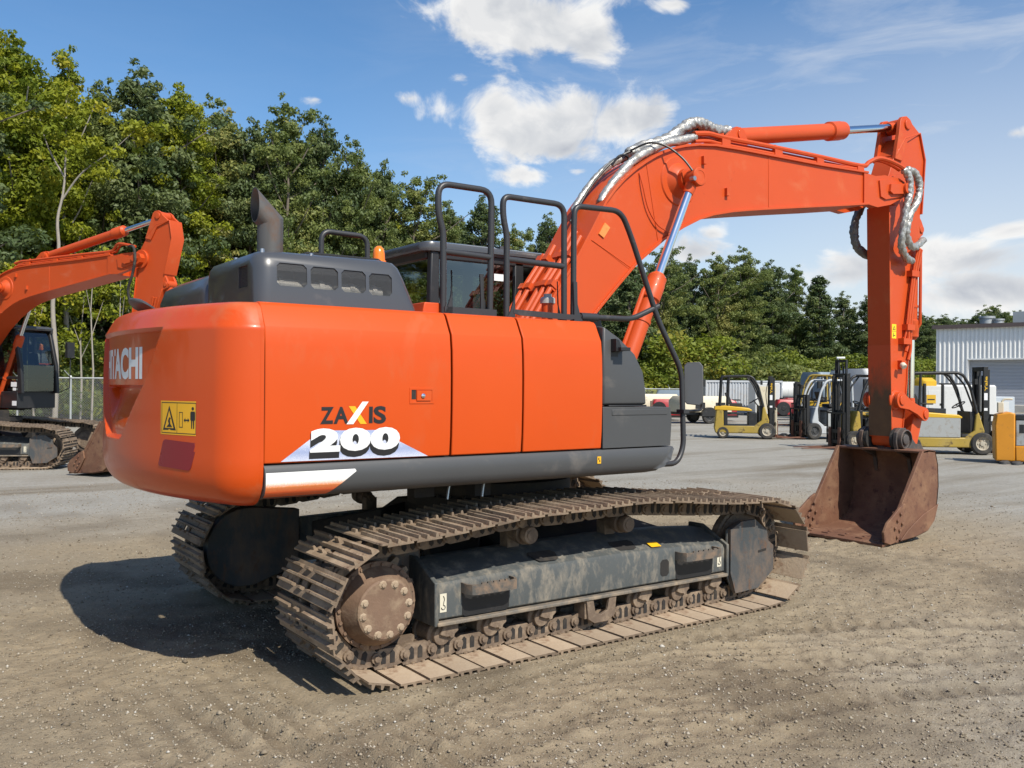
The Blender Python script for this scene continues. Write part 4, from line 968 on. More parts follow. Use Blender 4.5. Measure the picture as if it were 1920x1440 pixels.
hose([(5.66, -.30, 4.30), (5.81, -.33, 4.26), (5.88, -.34, 4.10), (5.82, -.34, 3.93), (5.69, -.33, 3.75), (5.66, -.31, 3.55), (5.80, -.28, 3.42), (5.97, -.26, 3.435), (6.19, -.22, 3.545)], .042, SILVER, boom, wr=.22, seed=6)
hose([(5.72, .30, 4.0), (5.585, .31, 3.76), (5.575, .31, 3.56), (5.66, .30, 3.43), (5.86, .22, 3.32)], .05, SLEEVEG, boom, wr=.2, seed=7)

# ---- arm (stick)
ar = MB()
AC = [(5.60, 4.27), (5.545, 4.16), (5.54, 4.02), (5.584, 3.893), (5.612, 2.795), (5.668, 1.10), (5.70, 1.05), (5.78, 1.06), (5.85, 1.14), (5.905, 1.25), (5.985, 1.80), (6.006, 2.106), (6.035, 2.82), (6.20, 3.29), (6.265, 3.60), (6.275, 3.85), (6.344, 4.543), (6.233, 4.845), (5.913, 4.733), (5.70, 4.484)]
ar.prism(AC, -.125, .125)
strip(ar, [(5.584, 3.893), (5.60, 3.3), (5.612, 2.795), (5.64, 1.9), (5.664, 1.16)], -.012, .006, -.148, .148)
strip(ar, [(5.905, 1.25), (5.985, 1.80), (6.006, 2.106), (6.035, 2.82), (6.20, 3.29), (6.262, 3.58)], -.012, .004, -.140, .140)
strip(ar, [(6.275, 3.87), (6.344, 4.543), (6.233, 4.845), (5.913, 4.735), (5.72, 4.50)], -.016, .006, -.150, .150)
for s in (-1, 1):
    ar.prism([(5.69, 4.46), (5.772, 4.79), (5.80, 4.94), (5.845, 4.985), (5.93, 5.005), (6.01, 4.975), (6.05, 4.93), (6.22, 4.84), (5.95, 4.70), (5.84, 4.45)], s * .10, s * .148)
    ar.lathe([(.06, 0), (.06, .018), (.035, .02)], (5.938, s * .148, 4.905), (0, s, 0), 20)
    ar.prism([(6.24, 3.88), (6.33, 3.79), (6.38, 3.71), (6.36, 3.63), (6.22, 3.54)], s * .07, s * .115)
    ar.lathe([(.045, 0), (.045, .015), (.02, .017)], (6.315, s * .115, 3.69), (0, s, 0), 16)
    ar.cyl((5.66, s * .12, 4.072), (5.66, s * .165, 4.072), .17, n=28)
    ar.lathe([(.12, 0), (.12, .02), (.095, .03), (.09, .06)], (5.735, s * .125, 1.60), (0, s, 0), 24)
arm = part('arm', ar, ORANGE_ARM, grp='arm', bevel=.005)
wm = MB(); wm.prism([(5.6495, 1.17), (5.6150, 2.25), (5.6130, 2.25), (5.6475, 1.17)], -.1475, .1475)
def worn_mat():
    m, t = nt('worn_brown_paint'); L = t.links
    out = nd(t, 'ShaderNodeOutputMaterial'); b = nd(t, 'ShaderNodeBsdfPrincipled'); L.new(b.outputs[0], out.inputs[0])
    co = nd(t, 'ShaderNodeTexCoord').outputs['Object']; sp = nd(t, 'ShaderNodeSeparateXYZ'); L.new(co, sp.inputs[0])
    mp = nd(t, 'ShaderNodeMapping'); mp.inputs['Scale'].default_value = (1, 1, .35); L.new(co, mp.inputs[0])
    n = noise(t, mp.outputs[0], 14, 8, .7); f = mapr(t, math_(t, 'ADD', sp.outputs[2], math_(t, 'MULTIPLY', math_(t, 'SUBTRACT', n, .5), .7)), 1.66, 2.02)
    brown = mix(t, noise(t, co, 9, 6, .7), (.075, .040, .022), (.20, .105, .045))
    L.new(mix(t, f, brown, (.60, .081, .017)), b.inputs['Base Color']); b.inputs['Roughness'].default_value = .6
    return m
part('worn_face', wm, worn_mat(), arm)
ap = MB()
for x0, y, z1, r in ((6.03, -.165, 2.32, .022), (6.09, -.16, 2.22, .018), (5.99, -.17, 2.46, .012)):
    ap.tube(smooth_path([(x0 + .12, y - .02, 3.42), (x0 + .05, y, 3.1), (x0 - .06, y, 2.55), (x0 - .07, y, z1), (x0 - .12, y, z1 - .14)], 5), r, 8)
for z, x in ((3.12, 6.07), (2.47, 5.98), (2.30, 5.90)): ap.box(x - .09, x + .07, -.20, -.12, z - .035, z + .035)
ap.box(5.80, 5.90, -.18, -.125, 1.97, 2.07); pass
part('hydraulic_pipe', ap, ORANGE_ARM, arm)
wl = MB(); wl.lathe([(.02, 0), (.036, .02), (.036, .06), (.03, .065)], (5.775, -.19, 2.03), (-.2, -.7, -.6), 14); part('work_lamp', wl, CREAM, arm)
yl = MB(); yl.box(5.675, 5.765, -.128, -.1245, 2.33, 2.50); yl.add([(5.69, -.1285, 2.43), (5.75, -.1285, 2.43), (5.72, -.1285, 2.485)], [(0, 1, 2)], 1); yl.add([(5.705, -.129, 2.437), (5.735, -.129, 2.437), (5.72, -.129, 2.468)], [(0, 1, 2)], 0)
yl.box(5.678, 5.762, -.1287, -.1283, 2.413, 2.417, m=1); yl.box(5.70, 5.71, -.1287, -.1283, 2.345, 2.40, m=1); yl.box(5.71, 5.745, -.1287, -.1283, 2.36, 2.37, m=1)
part('warning_label', yl, [surf('lemon_label', (.85, .62, .02), .4, vary=.04), DECALK], arm, smooth=0)
cylinder('bucket_cylinder', (6.315, 0, 3.69), (6.30, 0, 1.45), .60, .070, .040, EXC, 'arm', collar=.24, gland=1.25, pipe=(.3, -.9, 0))
# link levers
lk = MB()
for s in (-1, 1):
    a, b = Vector((5.735, 1.60)), Vector((6.245, 1.425)); d = (b - a).normalized(); n_ = Vector((-d.y, d.x)); P_ = []
    for k in range(13): t = PI / 2 + PI * k / 12; P_.append(a + (d * math.cos(t) + n_ * math.sin(t)) * .098)
    for k in range(13): t = -PI / 2 + PI * k / 12; P_.append(b + (d * math.cos(t) + n_ * math.sin(t)) * .082)
    mid = [(p.x, p.y) for p in P_]
    mid = mid[:13] + [tuple(a.lerp(b, .35) - n_ * .058), tuple(a.lerp(b, .7) - n_ * .056)] + mid[13:] + [tuple(a.lerp(b, .7) + n_ * .056), tuple(a.lerp(b, .35) + n_ * .058)]
    lk.prism(mid, s * .185, s * .225)
    for c, r in ((a, .058), (b, .05)): lk.lathe([(r, 0), (r, .016), (r * .4, .018)], (c.x, s * .225, c.y), (0, s, 0), 18)
lk.cyl((6.245, -.19, 1.425), (6.245, .19, 1.425), .05, n=16); lk.cyl((5.735, -.19, 1.6), (5.735, .19, 1.6), .05, n=16)
part('bucket_lever', lk, ORANGE_ARM, grp='arm', bevel=.004)
lk = MB()
lk.prism([(6.17, 1.50), (6.31, 1.45), (6.33, 1.37), (6.19, .98), (6.13, .90), (6.04, .92), (6.02, 1.02)], -.14, .14)
lk.cyl((6.10, -.2, 1.0), (6.10, .2, 1.0), .055, n=16)
part('bucket_link', lk, ORANGE_ARM, grp='bucket', bevel=.01)

# ---- bucket: shell, sides, lip, ears
BW = .555
SH = [(5.60, 1.022), (5.75, 1.035), (5.886, 1.015), (5.945, .85), (5.958, .597), (5.92, .36), (5.84, .20), (5.70, .095), (5.45, .050), (5.15, .030), (4.93, .012)]
bk = MB()
inner = off_path(SH, -.028)
bk.loft([[(p[0], -BW, p[1]), (p[0], BW, p[1]), (q[0], BW, q[1]), (q[0], -BW, q[1])] for p, q in zip(SH, inner)])
side = SH + [(4.90, .03), (4.93, .10), (5.04, .235)]
for s in (-1, 1):
    bk.prism(side, s * BW, s * (BW - .030))
    # reinforcing band along the mouth, side cutter with bolts, wear plate
    bk.prism([(5.60, 1.03), (5.64, .99), (5.08, .21), (4.96, .08), (4.90, .06), (4.95, .17), (5.04, .26)], s * (BW - .034), s * (BW + .010))
    bk.prism([(5.20, .46), (5.10, .42), (4.97, .335), (4.86, .27), (4.79, .17), (4.80, .06), (4.92, .025), (5.06, .05), (5.13, .14), (5.24, .32)], s * (BW + .004), s * (BW + .036))
    bk.prism([(5.93, .40), (5.85, .215), (5.71, .11), (5.45, .062), (5.15, .042), (5.30, .15), (5.60, .30)], s * BW, s * (BW + .014))
    for x, z in ((5.10, .35), (5.04, .28), (4.99, .20), (5.13, .24), (5.08, .17), (5.03, .10)):
        for so in (BW + .036, BW - .034):
            d_ = s if so > BW else -s
            bk.cyl((x, s * so, z), (x, s * so + d_ * .022, z), .019, n=6)
shell = part('bucket', bk, RUST, grp='bucket', bevel=.006)
lip = MB(); lip.loft([[(x, -BW - .01, z), (x, BW + .01, z), (x, BW + .01, z - .034), (x, -BW - .01, z - .034)] for x, z in ((5.12, .062), (4.90, .050), (4.80, .038))])
for k in range(5):
    y = -.45 + k * .225; lip.cyl((5.0, y, .05), (5.0, y, .066), .026, n=8); lip.prism([(y - .06, 4.84), (y + .05, 4.84), (y - .005, 4.93)], .040, .060, 'z') if False else None
for k in range(5):
    y = -.44 + k * .22; lip.box(4.885, 4.93, y - .045, y + .045, .045, .062)
part('cutting_edge', lip, RUST, shell, bevel=.006)
for s in (-1, 1):
    er = MB()
    er.prism([(5.62, 1.00), (5.58, 1.12), (5.60, 1.22), (5.68, 1.275), (5.78, 1.27), (5.86, 1.20), (6.0, 1.08), (6.13, 1.06), (6.18, 1.0), (6.15, .92), (6.06, .86), (5.95, .62), (5.88, .9)], s * .20, s * .245)
    er.lathe([(.115, -.05), (.12, .0), (.12, .05), (.105, .055), (.105, .02), (.06, .02)], (5.725, s * .245, 1.135), (0, s, 0), 24)
    er.lathe([(.062, 0), (.062, .03), (.055, .034), (.02, .035)], (5.725, s * .258, 1.135), (0, s, 0), 18)
    part('bucket_ear', er, surf('worn_dark_steel', (.07, .06, .055), .6, vary=.3, dust=.4, dustcol=(.16, .10, .07)), shell, bevel=.004)
for s in (-1, 1):
    rb = MB(); rb.lathe([(.120, -.02), (.135, -.02), (.135, .02), (.120, .02)], (5.725, s * .17, 1.135), (0, 1, 0), 24); part('pin_seal', rb, RUBBER, shell)

# ------------------------------------------------------------------ the second excavator, behind on the left
EX2 = empty('excavator', (-2.736, 16.43, 0), math.radians(-61))
tag(EX2, 'orange excavator standing farther back, cut off by the left edge of the photo', 'excavator', 'orange excavators')
def rotY(piv, deg):
    return Matrix.Translation(Vector((piv[0], 0, piv[1]))) @ Matrix.Rotation(math.radians(-deg), 4, 'Y') @ Matrix.Translation(Vector((-piv[0], 0, -piv[1])))
LOW2 = Matrix.Translation((.70, .24, 0)) @ Matrix.Rotation(math.radians(34), 4, 'Z')
AP = Vector((5.66, 4.072)); BOOM2 = rotY((.24, 1.80), -.3); ARM2 = BOOM2 @ rotY(AP, -9.5); BK2 = ARM2 @ rotY((5.725, 1.135), 9)
SKIP = {'arm_cylinder', 'boom_cylinder', 'bucket_cylinder', 'bucket_link', 'drain_rod'}
def drop(o):
    for ch in list(o.children): drop(ch)
    bpy.data.objects.remove(o)
by_ = {n: bpy.data.objects[n] for n in GRP}
for n, g in list(GRP.items()):
    o = by_[n]
    if n.split('.')[0] in SKIP: continue
    c = copy_tree(o, EX2)
    M_ = {'lower': LOW2, 'boom': BOOM2, 'arm': ARM2, 'bucket': BK2}.get(g)
    if M_ is not None: c.matrix_local = M_
    for ch in list(c.children):
        if ch.name.split('.')[0] in ('sleeved_hose', 'electric_cable', 'maker_lettering', 'model_lettering', 'data_plate'): drop(ch)
    if n == 'boom':
        hb = MB(); hb.tube(smooth_path([(5.50, -.30, 4.30), (5.66, -.33, 4.27), (5.72, -.34, 4.05), (5.64, -.33, 3.75), (5.52, -.31, 3.50), (5.55, -.28, 3.28), (5.70, -.25, 3.20), (5.9, -.22, 3.22)], 7), .026, 8); hb.build('hydraulic_hose', RUBBER, c, smooth=60)
def P3(M_, x, z, y=0): v = M_ @ Vector((x, y, z)); return tuple(v)
for s in (-1, 1):
    cylinder('boom_cylinder', (.86, s * .42, 1.32), P3(BOOM2, 1.965, 3.650, s * .42), .605, .074, .041, EX2, 'x', pipe=(-.85, 0, .35))
cylinder('arm_cylinder', P3(BOOM2, 2.96, 4.285), P3(ARM2, 5.938, 4.905), .68, .088, .046, EX2, 'x', collar=.30)
cylinder('bucket_cylinder', P3(ARM2, 6.315, 3.69), P3(ARM2, 6.27, 1.45), .62, .070, .040, EX2, 'x')
# ------------------------------------------------------------------ trees
def leaf_mat(name, cols, trans=.42):
    m, t = nt(name); L = t.links
    out = nd(t, 'ShaderNodeOutputMaterial'); an = nd(t, 'ShaderNodeAttribute'); an.attribute_name = 'tint'
    oi = nd(t, 'ShaderNodeObjectInfo')
    f = math_(t, 'ADD', an.outputs['Fac'], math_(t, 'MULTIPLY', math_(t, 'SUBTRACT', oi.outputs['Random'], .5), .30), clamp=True)
    c = ramp(t, f, [(i / (len(cols) - 1), k) for i, k in enumerate(cols)])
    b = nd(t, 'ShaderNodeBsdfPrincipled'); b.inputs['Roughness'].default_value = .55; b.inputs['Specular IOR Level'].default_value = .35; L.new(c, b.inputs['Base Color'])
    tl = nd(t, 'ShaderNodeBsdfTranslucent'); L.new(mix(t, .35, c, (.16, .20, .01)), tl.inputs[0])
    mx = nd(t, 'ShaderNodeMixShader'); mx.inputs[0].default_value = trans; L.new(b.outputs[0], mx.inputs[1]); L.new(tl.outputs[0], mx.inputs[2]); L.new(mx.outputs[0], out.inputs[0])
    return m
LEAF_LIGHT = leaf_mat('yellow_green_leaves', [(0.122, 0.170, 0.017), (0.222, 0.266, 0.022), (0.333, 0.349, 0.025), (0.518, 0.409, 0.034)])
LEAF_MID = leaf_mat('mid_green_leaves', [(0.092, 0.136, 0.041), (0.154, 0.197, 0.059), (0.228, 0.265, 0.077), (0.388, 0.340, 0.103)])
LEAF_DARK = leaf_mat('dark_green_leaves', [(0.057, 0.090, 0.034), (0.094, 0.133, 0.049), (0.138, 0.174, 0.063), (0.208, 0.233, 0.086)], .3)
LEAF_PINE = leaf_mat('pine_needles', [(0.049, 0.081, 0.031), (0.081, 0.118, 0.044), (0.120, 0.156, 0.057), (0.171, 0.197, 0.071)], .25)
LEAF_BUSH = leaf_mat('bush_leaves', [(.11, .16, .02), (.17, .22, .028), (.24, .28, .035), (.36, .27, .045)])
BARK = surf('bark', (.14, .115, .09), .9, vary=.35, vscale=6, bump=.6, bscale=20)
BARKP = surf('pale_bark', (.30, .27, .23), .9, vary=.3, vscale=6, bump=.5, bscale=20)

def leaf_mesh(name, centres, radii, per, size, mat, seed, flat=.65, tipup=.3, shape=1.9, ref=.5):
    """many small leaf faces clustered round the ends of the twigs"""
    R = np.random.RandomState(seed); nC = len(centres)
    cnt = np.maximum((per * (np.array(radii) / ref) ** 2).astype(int), 14)
    idx = np.repeat(np.arange(nC), cnt); N = len(idx)
    d = R.normal(size=(N, 3)); d /= np.linalg.norm(d, axis=1)[:, None]
    rr = R.rand(N) ** .45
    P = np.array(centres)[idx] + d * (rr * np.array(radii)[idx])[:, None] * np.array([1, 1, flat])
    n = d * .7 + R.normal(size=(N, 3)) * .55 + np.array([0, 0, tipup]); n /= np.linalg.norm(n, axis=1)[:, None]
    a = np.cross(n, R.normal(size=(N, 3))); a /= np.linalg.norm(a, axis=1)[:, None]; b = np.cross(n, a)
    s = size * (.6 + .8 * R.rand(N))[:, None]
    V = np.stack([P - a * s * .5 * shape, P + b * s * .5 + n * s * .12, P + a * s * .5 * shape, P - b * s * .5 + n * s * .12], 1).reshape(-1, 3)
    F = np.arange(N * 4).reshape(-1, 4)
    me = bpy.data.meshes.new(name); me.vertices.add(N * 4); me.vertices.foreach_set('co', V.ravel()); me.loops.add(N * 4); me.loops.foreach_set('vertex_index', F.ravel())
    me.polygons.add(N); me.polygons.foreach_set('loop_start', np.arange(0, N * 4, 4)); me.polygons.foreach_set('loop_total', np.full(N, 4)); me.update()
    tc = R.rand(nC); at = me.attributes.new('tint', 'FLOAT', 'FACE'); at.data.foreach_set('value', np.clip(.16 * R.rand(N) + .60 * tc[idx] + .10, 0, 1).astype(np.float32))
    me.materials.append(mat); return me

def limb_mesh(name, H, r0, ends, mat, seed, lean=0.0, top=.85):
    R = random.Random(seed); mb = MB(); pts = []; n = 9
    for k in range(n):
        t = k / (n - 1); pts.append((lean * H * t * t + R.uniform(-.12, .12) * (k > 0), R.uniform(-.12, .12) * (k > 0), H * top * t - (.2 if k == 0 else 0)))
    mb.tube(pts, [r0 * (1.25 if k == 0 else 1) * (1 - .82 * k / (n - 1)) for k in range(n)], 8)
    for e in ends:
        e = Vector(e); z0 = max(e.z - R.uniform(.8, 2.2) - .25 * math.hypot(e.x, e.y), H * .12); t = min(z0 / (H * top), .95)
        b = Vector((lean * H * t * t, 0, z0)); m = b.lerp(e, .5) + Vector((0, 0, -.2))
        mb.tube([b, m, e], [r0 * .34 * (1 - t * .5), r0 * .2, .02], 5)
    o = mb.build(name, mat, None, smooth=60); me = o.data; bpy.data.objects.remove(o); return me

def broadleaf(seed, H, W, leafmat, bark, limbs=34, per=150, size=.092, base=.2, rad=.50, trunk=.16, steep=0.0):
    """limbs rise from the trunk; sprays of leaves sit along each limb and thin out to its tip"""
    R = random.Random(seed); C_, Rr, ends = [], [], []
    for k in range(limbs):
        t = (k + R.random()) / limbs; z0 = H * (base + (.90 - base) * t ** .9); env = W * max(math.sin(PI * min(t * .74 + .22, 1)), .12) ** .8
        Ln = env * R.uniform(.62, 1.15); a = k * 2.39996 + R.uniform(-.4, .4); el = math.radians(R.uniform(12, 38) + 38 * t + steep); bend = R.uniform(.05, .22)
        n = max(int(Ln / .42), 2)
        for q in range(n):
            u = (q + .6) / n; 
            if u < .25 and t < .8: continue
            r_ = Ln * u; x = r_ * math.cos(el) * math.cos(a); y = r_ * math.cos(el) * math.sin(a); z = z0 + r_ * math.sin(el) + bend * r_ * u
            sp = .42 * (1 - .45 * u); x += R.gauss(0, sp); y += R.gauss(0, sp); z += R.gauss(0, sp * .8)
            C_.append((x, y, min(z, H))); Rr.append(rad * R.uniform(.65, 1.25) * (1.12 - .5 * u))
        ends.append(C_[-1])
    for k in range(10):
        C_.append((R.gauss(0, .3), R.gauss(0, .3), H * (.86 + .014 * k))); Rr.append(rad * (1.0 - .06 * k))
    for k in range(40):                            # inner leaves
        t = R.random(); C_.append((R.gauss(0, W * .26), R.gauss(0, W * .22), H * (base + .04 + .6 * t))); Rr.append(rad * 1.5)
    return leaf_mesh('crown', C_, Rr, per, size, leafmat, seed), limb_mesh('trunk', H, trunk, ends[::2], bark, seed, top=.93)
def pine(seed, H, W, nC=150, per=120):
    R = random.Random(seed); C_, Rr = [], []
    for i in range(nC):
        t = R.random() ** .8; z = H * (.22 + .78 * t); w = W * (1 - t) ** .75 * (.75 + .25 * math.sin(t * 28)) + .25; th = R.uniform(0, 2 * PI); q = w * R.uniform(.45, 1)
        C_.append((q * math.cos(th), q * math.sin(th), z - .10 * q)); Rr.append(R.uniform(.45, .85) * (1.1 - .4 * t))
    return leaf_mesh('crown', C_, Rr, per, .12, LEAF_PINE, seed, flat=.55, tipup=.6, shape=3.0, ref=.7), limb_mesh('trunk', H, .17, C_[::8], BARK, seed, top=.96)
def bush(seed, H, W, mat):
    R = random.Random(seed); C_, Rr = [], []
    for i in range(46):
        th = R.uniform(0, 2 * PI); u = R.random(); q = W * math.sqrt(R.random()) * (1 - .35 * u); C_.append((q * math.cos(th), q * math.sin(th), H * (.12 + .8 * u))); Rr.append(R.uniform(.4, .75))
    return leaf_mesh('foliage', C_, Rr, 150, .10, mat, seed, ref=.8), limb_mesh('stem', H, .05, C_[::6], BARK, seed, top=.6)
KIT = {'light': [broadleaf(11, 15, 3.6, LEAF_LIGHT, BARK), broadleaf(12, 15, 3.1, LEAF_LIGHT, BARKP, steep=10), broadleaf(13, 15, 3.9, LEAF_MID, BARK)],
       'dark': [broadleaf(21, 14, 3.8, LEAF_DARK, BARK, base=.1, limbs=38, per=155), broadleaf(22, 14, 3.3, LEAF_DARK, BARK, base=.12, limbs=36, steep=8, per=155), broadleaf(23, 14, 4.1, LEAF_MID, BARK, base=.1, limbs=38, per=155)],
       'pine': [pine(31, 14, 3.0), pine(32, 14, 2.6), pine(33, 14, 3.3)],
       'bush': [bush(41, 3.2, 2.0, LEAF_BUSH), bush(42, 3.0, 2.4, LEAF_MID), bush(43, 3.4, 1.8, LEAF_BUSH)]}
CAMP = Vector((-4.115, -6.097, 1.738)); F_ = 1669.7; YAW = 0.95049
def on_ray(px, depth):
    """ground point seen in image column px at the given depth in front of the camera"""
    a = YAW - math.atan((px - 960) / F_); d = depth / math.cos(YAW - a)
    return CAMP.x + d * math.cos(a), CAMP.y + d * math.sin(a)
def h_for(py, depth): return 1.738 + (723 - py) / F_ * depth
def plant(kind, var, px, depth, H, base_h, label, group, name, cat, rz=None, sq=1.0, parts=('trunk', 'crown')):
    cm, tm = KIT[kind][var]; x, y = on_ray(px, depth); s = H / base_h
    r = empty(name, (x, y, 0), rnd.uniform(0, 6.28) if rz is None else rz); r.scale = (s * sq, s * sq, s)
    for nm, me in ((parts[0], tm), (parts[1], cm)):
        o = bpy.data.objects.new(nm, me); C.objects.link(o); o.parent = r
    tag(r, label, cat, group); return r
SKY = [(-60, 20), (0, 45), (35, 60), (60, 135), (120, 118), (180, 150), (260, 140), (340, 150), (400, 195), (440, 225), (500, 212), (590, 212), (640, 275), (700, 290), (770, 345), (850, 372), (920, 385), (1000, 408), (1045, 430), (1150, 455), (1250, 470), (1330, 480), (1400, 468), (1440, 490), (1500, 505), (1560, 545), (1640, 552), (1720, 582), (1760, 588), (1800, 592), (1850, 575), (1900, 572), (1990, 575)]
def sky_y(px): return float(np.interp(px, [p[0] for p in SKY], [p[1] for p in SKY]))
def depth_at(px): return float(np.interp(px, [-100, 0, 300, 600, 900, 1200, 1450, 1700, 2000], [40, 41, 46, 54, 62, 74, 90, 112, 135]))
# front row: the trees one can tell apart
ROW = [(-45, 'light', 0, 'yellow green tree, the highest crown at the left edge'), (28, 'light', 1, 'tall yellow green tree at the left edge, next to the pale bare trunk'), (118, 'light', 1, 'yellow green tree standing behind the pale bare trunk'),
       (185, 'light', 2, 'green tree right of the pale trunk, behind the second excavator arm'), (262, 'dark', 0, 'dark glossy leaved tree behind the second excavator arm top'), (335, 'light', 0, 'light green tree between the dark glossy tree and the exhaust pipe'),
       (408, 'light', 2, 'yellowish tree just left of the exhaust pipe'), (470, 'dark', 1, 'dark tree right behind the exhaust pipe'), (535, 'dark', 2, 'dark tree with pointed top right of the exhaust pipe'), (600, 'dark', 0, 'dark tree above the small hood rail'),
       (660, 'light', 2, 'yellow flecked tree above the amber beacon'), (715, 'dark', 1, 'dark tree behind the amber beacon'), (775, 'dark', 2, 'dark tree left of the first tall handrail'), (835, 'dark', 0, 'dark tree seen through the first tall handrail'), (905, 'dark', 1, 'dark tree between the first and second tall handrail'),
       (965, 'dark', 2, 'dark tree seen through the second tall handrail'), (1025, 'dark', 0, 'dark round topped tree left of the boom foot'), (1100, 'dark', 1, 'dark tree hidden behind the boom foot'), (1180, 'pine', 0, 'dark pine behind the boom cylinder'), (1240, 'dark', 2, 'dark tree right of the boom cylinder'),
       (1295, 'dark', 0, 'dark tree above the mirror of the large excavator'), (1345, 'dark', 2, 'green tree above the left yellow forklift'), (1395, 'light', 2, 'feathery topped yellow green tree, the highest right of the boom cylinder'), (1445, 'dark', 1, 'dark tree above the tanker trailer'), (1490, 'dark', 2, 'green tree above the silver framed forklift'),
       (1535, 'pine', 1, 'pine with dark lower boughs left of the arm'), (1580, 'dark', 0, 'dark tree next to the arm on its left'), (1625, 'dark', 1, 'dark tree touching the arm on its left'), (1690, 'dark', 2, 'dark tree hidden behind the arm'), (1735, 'dark', 0, 'dark tree between the arm and the warehouse'),
       (1780, 'dark', 1, 'low dark tree at the warehouse corner'), (1855, 'dark', 2, 'tree showing above the warehouse roof by the vents'), (1915, 'dark', 0, 'tree above the warehouse roof at the right edge')]
for i, (px, kind, var, lab) in enumerate(ROW):
    dp = depth_at(px) * rnd.uniform(.98, 1.06) + (40 if px > 1800 else 0)
    H = h_for(sky_y(px) + ((rnd.uniform(-12, 2) if i % 2 == 0 else rnd.uniform(8, 34)) if px < 1150 else rnd.uniform(-8, 10)), dp)
    bh = {'light': 15, 'dark': 14, 'pine': 14}[kind]; H *= 1.035
    nm = 'pine_tree' if kind == 'pine' else 'broadleaf_tree'
    plant(kind, var, px, dp, H, bh, lab, 'trees of the forest edge', nm, 'tree', sq=rnd.uniform(.85, 1.05) * (1.0 if px < 1300 else 1.15))
for k, (px, dp, py) in enumerate(((1700, 128, 583), (1722, 132, 578), (1748, 135, 586), (1768, 130, 582), (1792, 138, 588), (1815, 140, 590), (1838, 136, 574), (1868, 138, 570), (1890, 142, 575), (1935, 138, 572), (1960, 140, 580), (1985, 138, 575))):
    plant('dark', k % 3, px, dp, h_for(py, dp), 14, 'dark tree of the far wood showing above or beside the warehouse', 'far trees by the warehouse', 'broadleaf_tree', 'tree', sq=1.5)
# rows behind, which fill the wood up
def stretch(px):
    return 'left of the exhaust pipe' if px < 480 else 'between the exhaust pipe and the boom' if px < 1080 else 'between the boom and the arm' if px < 1640 else 'right of the arm'
for rowk, (dd_, step, drop) in enumerate(((5.5, 56, 34), (11, 60, 30), (2.5, 70, 150), (8, 38, 22))):
    px = -80 + rowk * 23 if rowk < 3 else 1130
    while px < (1690 if rowk == 2 else 1720):
        q = px + rnd.uniform(-14, 14); dp = depth_at(q) + dd_ * (1 + q / 1500)
        kind = rnd.choice(['light', 'light', 'dark']) if q < 360 else rnd.choice(['dark', 'dark', 'dark', 'light']) if q < 1100 else rnd.choice(['dark', 'pine', 'dark', 'pine', 'light'])
        if rowk == 2: kind = 'dark' if q < 1100 else rnd.choice(['pine', 'pine', 'dark'])
        H = max(h_for(sky_y(q) + drop + rnd.uniform(-6, 60), dp), 4.5); var = rnd.randrange(3)
        if rowk == 2: H = max(H, 5)
        nm = 'pine_tree' if kind == 'pine' else 'broadleaf_tree'
        lab = {'light': 'yellow green tree merging into the wood ', 'dark': 'dark green tree merging into the wood ', 'pine': 'dark pine merging into the wood '}[kind] + stretch(q)
        plant(kind, var, q, dp, H, 15 if kind == 'light' else 14, lab, lab.replace('tree', 'trees').replace('pine ', 'pines '), nm, 'tree', sq=rnd.uniform(1.0, 1.3))
        px += step
# bushes along the foot of the wood
px = -60
while px < 1730:
    q = px + rnd.uniform(-10, 10); dp = depth_at(q) - rnd.uniform(.5, 2.5); dark = q < 1180
    H = rnd.uniform(2.2, 4.2) * (1.0 if q < 1180 else 1.55)
    lab = ('leafy bush at the foot of the wood ' if dark else 'bright green bush in front of the wood ') + stretch(q)
    plant('bush', rnd.randrange(3), q, dp, H, 3.2, lab, lab.replace('bush', 'bushes'), 'bush', 'bush', sq=rnd.uniform(1.0, 1.5), parts=('stem', 'foliage'))
    px += 34 if q < 1180 else 27
# the wood goes on past the left edge of the photo, where the counterweight mirrors it
for k in range(16):
    az = math.radians(88 + k * 3.4); dq = 41 + rnd.uniform(-1, 5); kind = rnd.choice(['light', 'dark', 'dark']); cm, tm = KIT[kind][k % 3]
    r = empty('broadleaf_tree', (CAMP.x + dq * math.cos(az), CAMP.y + dq * math.sin(az), 0), rnd.uniform(0, 6.28)); s = rnd.uniform(1.0, 1.2); r.scale = (s * 1.25, s * 1.25, s)
    for nm, me_ in (('trunk', tm), ('crown', cm)):
        o = bpy.data.objects.new(nm, me_); C.objects.link(o); o.parent = r
    tag(r, 'tree of the wood beyond the left edge of the photo', 'tree', 'trees beyond the left edge')
# tall pale trunk in front of the crowns on the left
for k, (px, dp, hh) in enumerate(((172, 38.6, 7.5), (228, 39.2, 6.5), (262, 39.8, 7.0), (64, 38.8, 6.0), (318, 41.5, 8.0), (150, 39.0, 5.5))):
    x, y = on_ray(px, dp); r = empty('sapling', (x, y, 0), k * 1.1); tag(r, 'thin pale sapling with few leaves between the fence and the wood', 'tree', 'saplings along the fence')
    mb = MB(); mb.tube([(0, 0, -.2), (.06, .03, hh * .3), (-.05, .08, hh * .65), (.1, .1, hh)], [.055, .045, .03, .012], 6); mb.tube([(-.02, .05, hh * .5), (.5, .2, hh * .72)], [.02, .008], 5); mb.tube([(0, .06, hh * .6), (-.4, -.2, hh * .85)], [.018, .008], 5); mb.build('trunk', BARKP, r, smooth=60)
    R = random.Random(90 + k); cc = [(R.gauss(0, .45), R.gauss(0, .45), hh * R.uniform(.62, 1.02)) for _ in range(14)]
    o = bpy.data.objects.new('crown', leaf_mesh('crown', cc, [R.uniform(.25, .45) for _ in cc], 60, .10, LEAF_LIGHT, 90 + k)); C.objects.link(o); o.parent = r
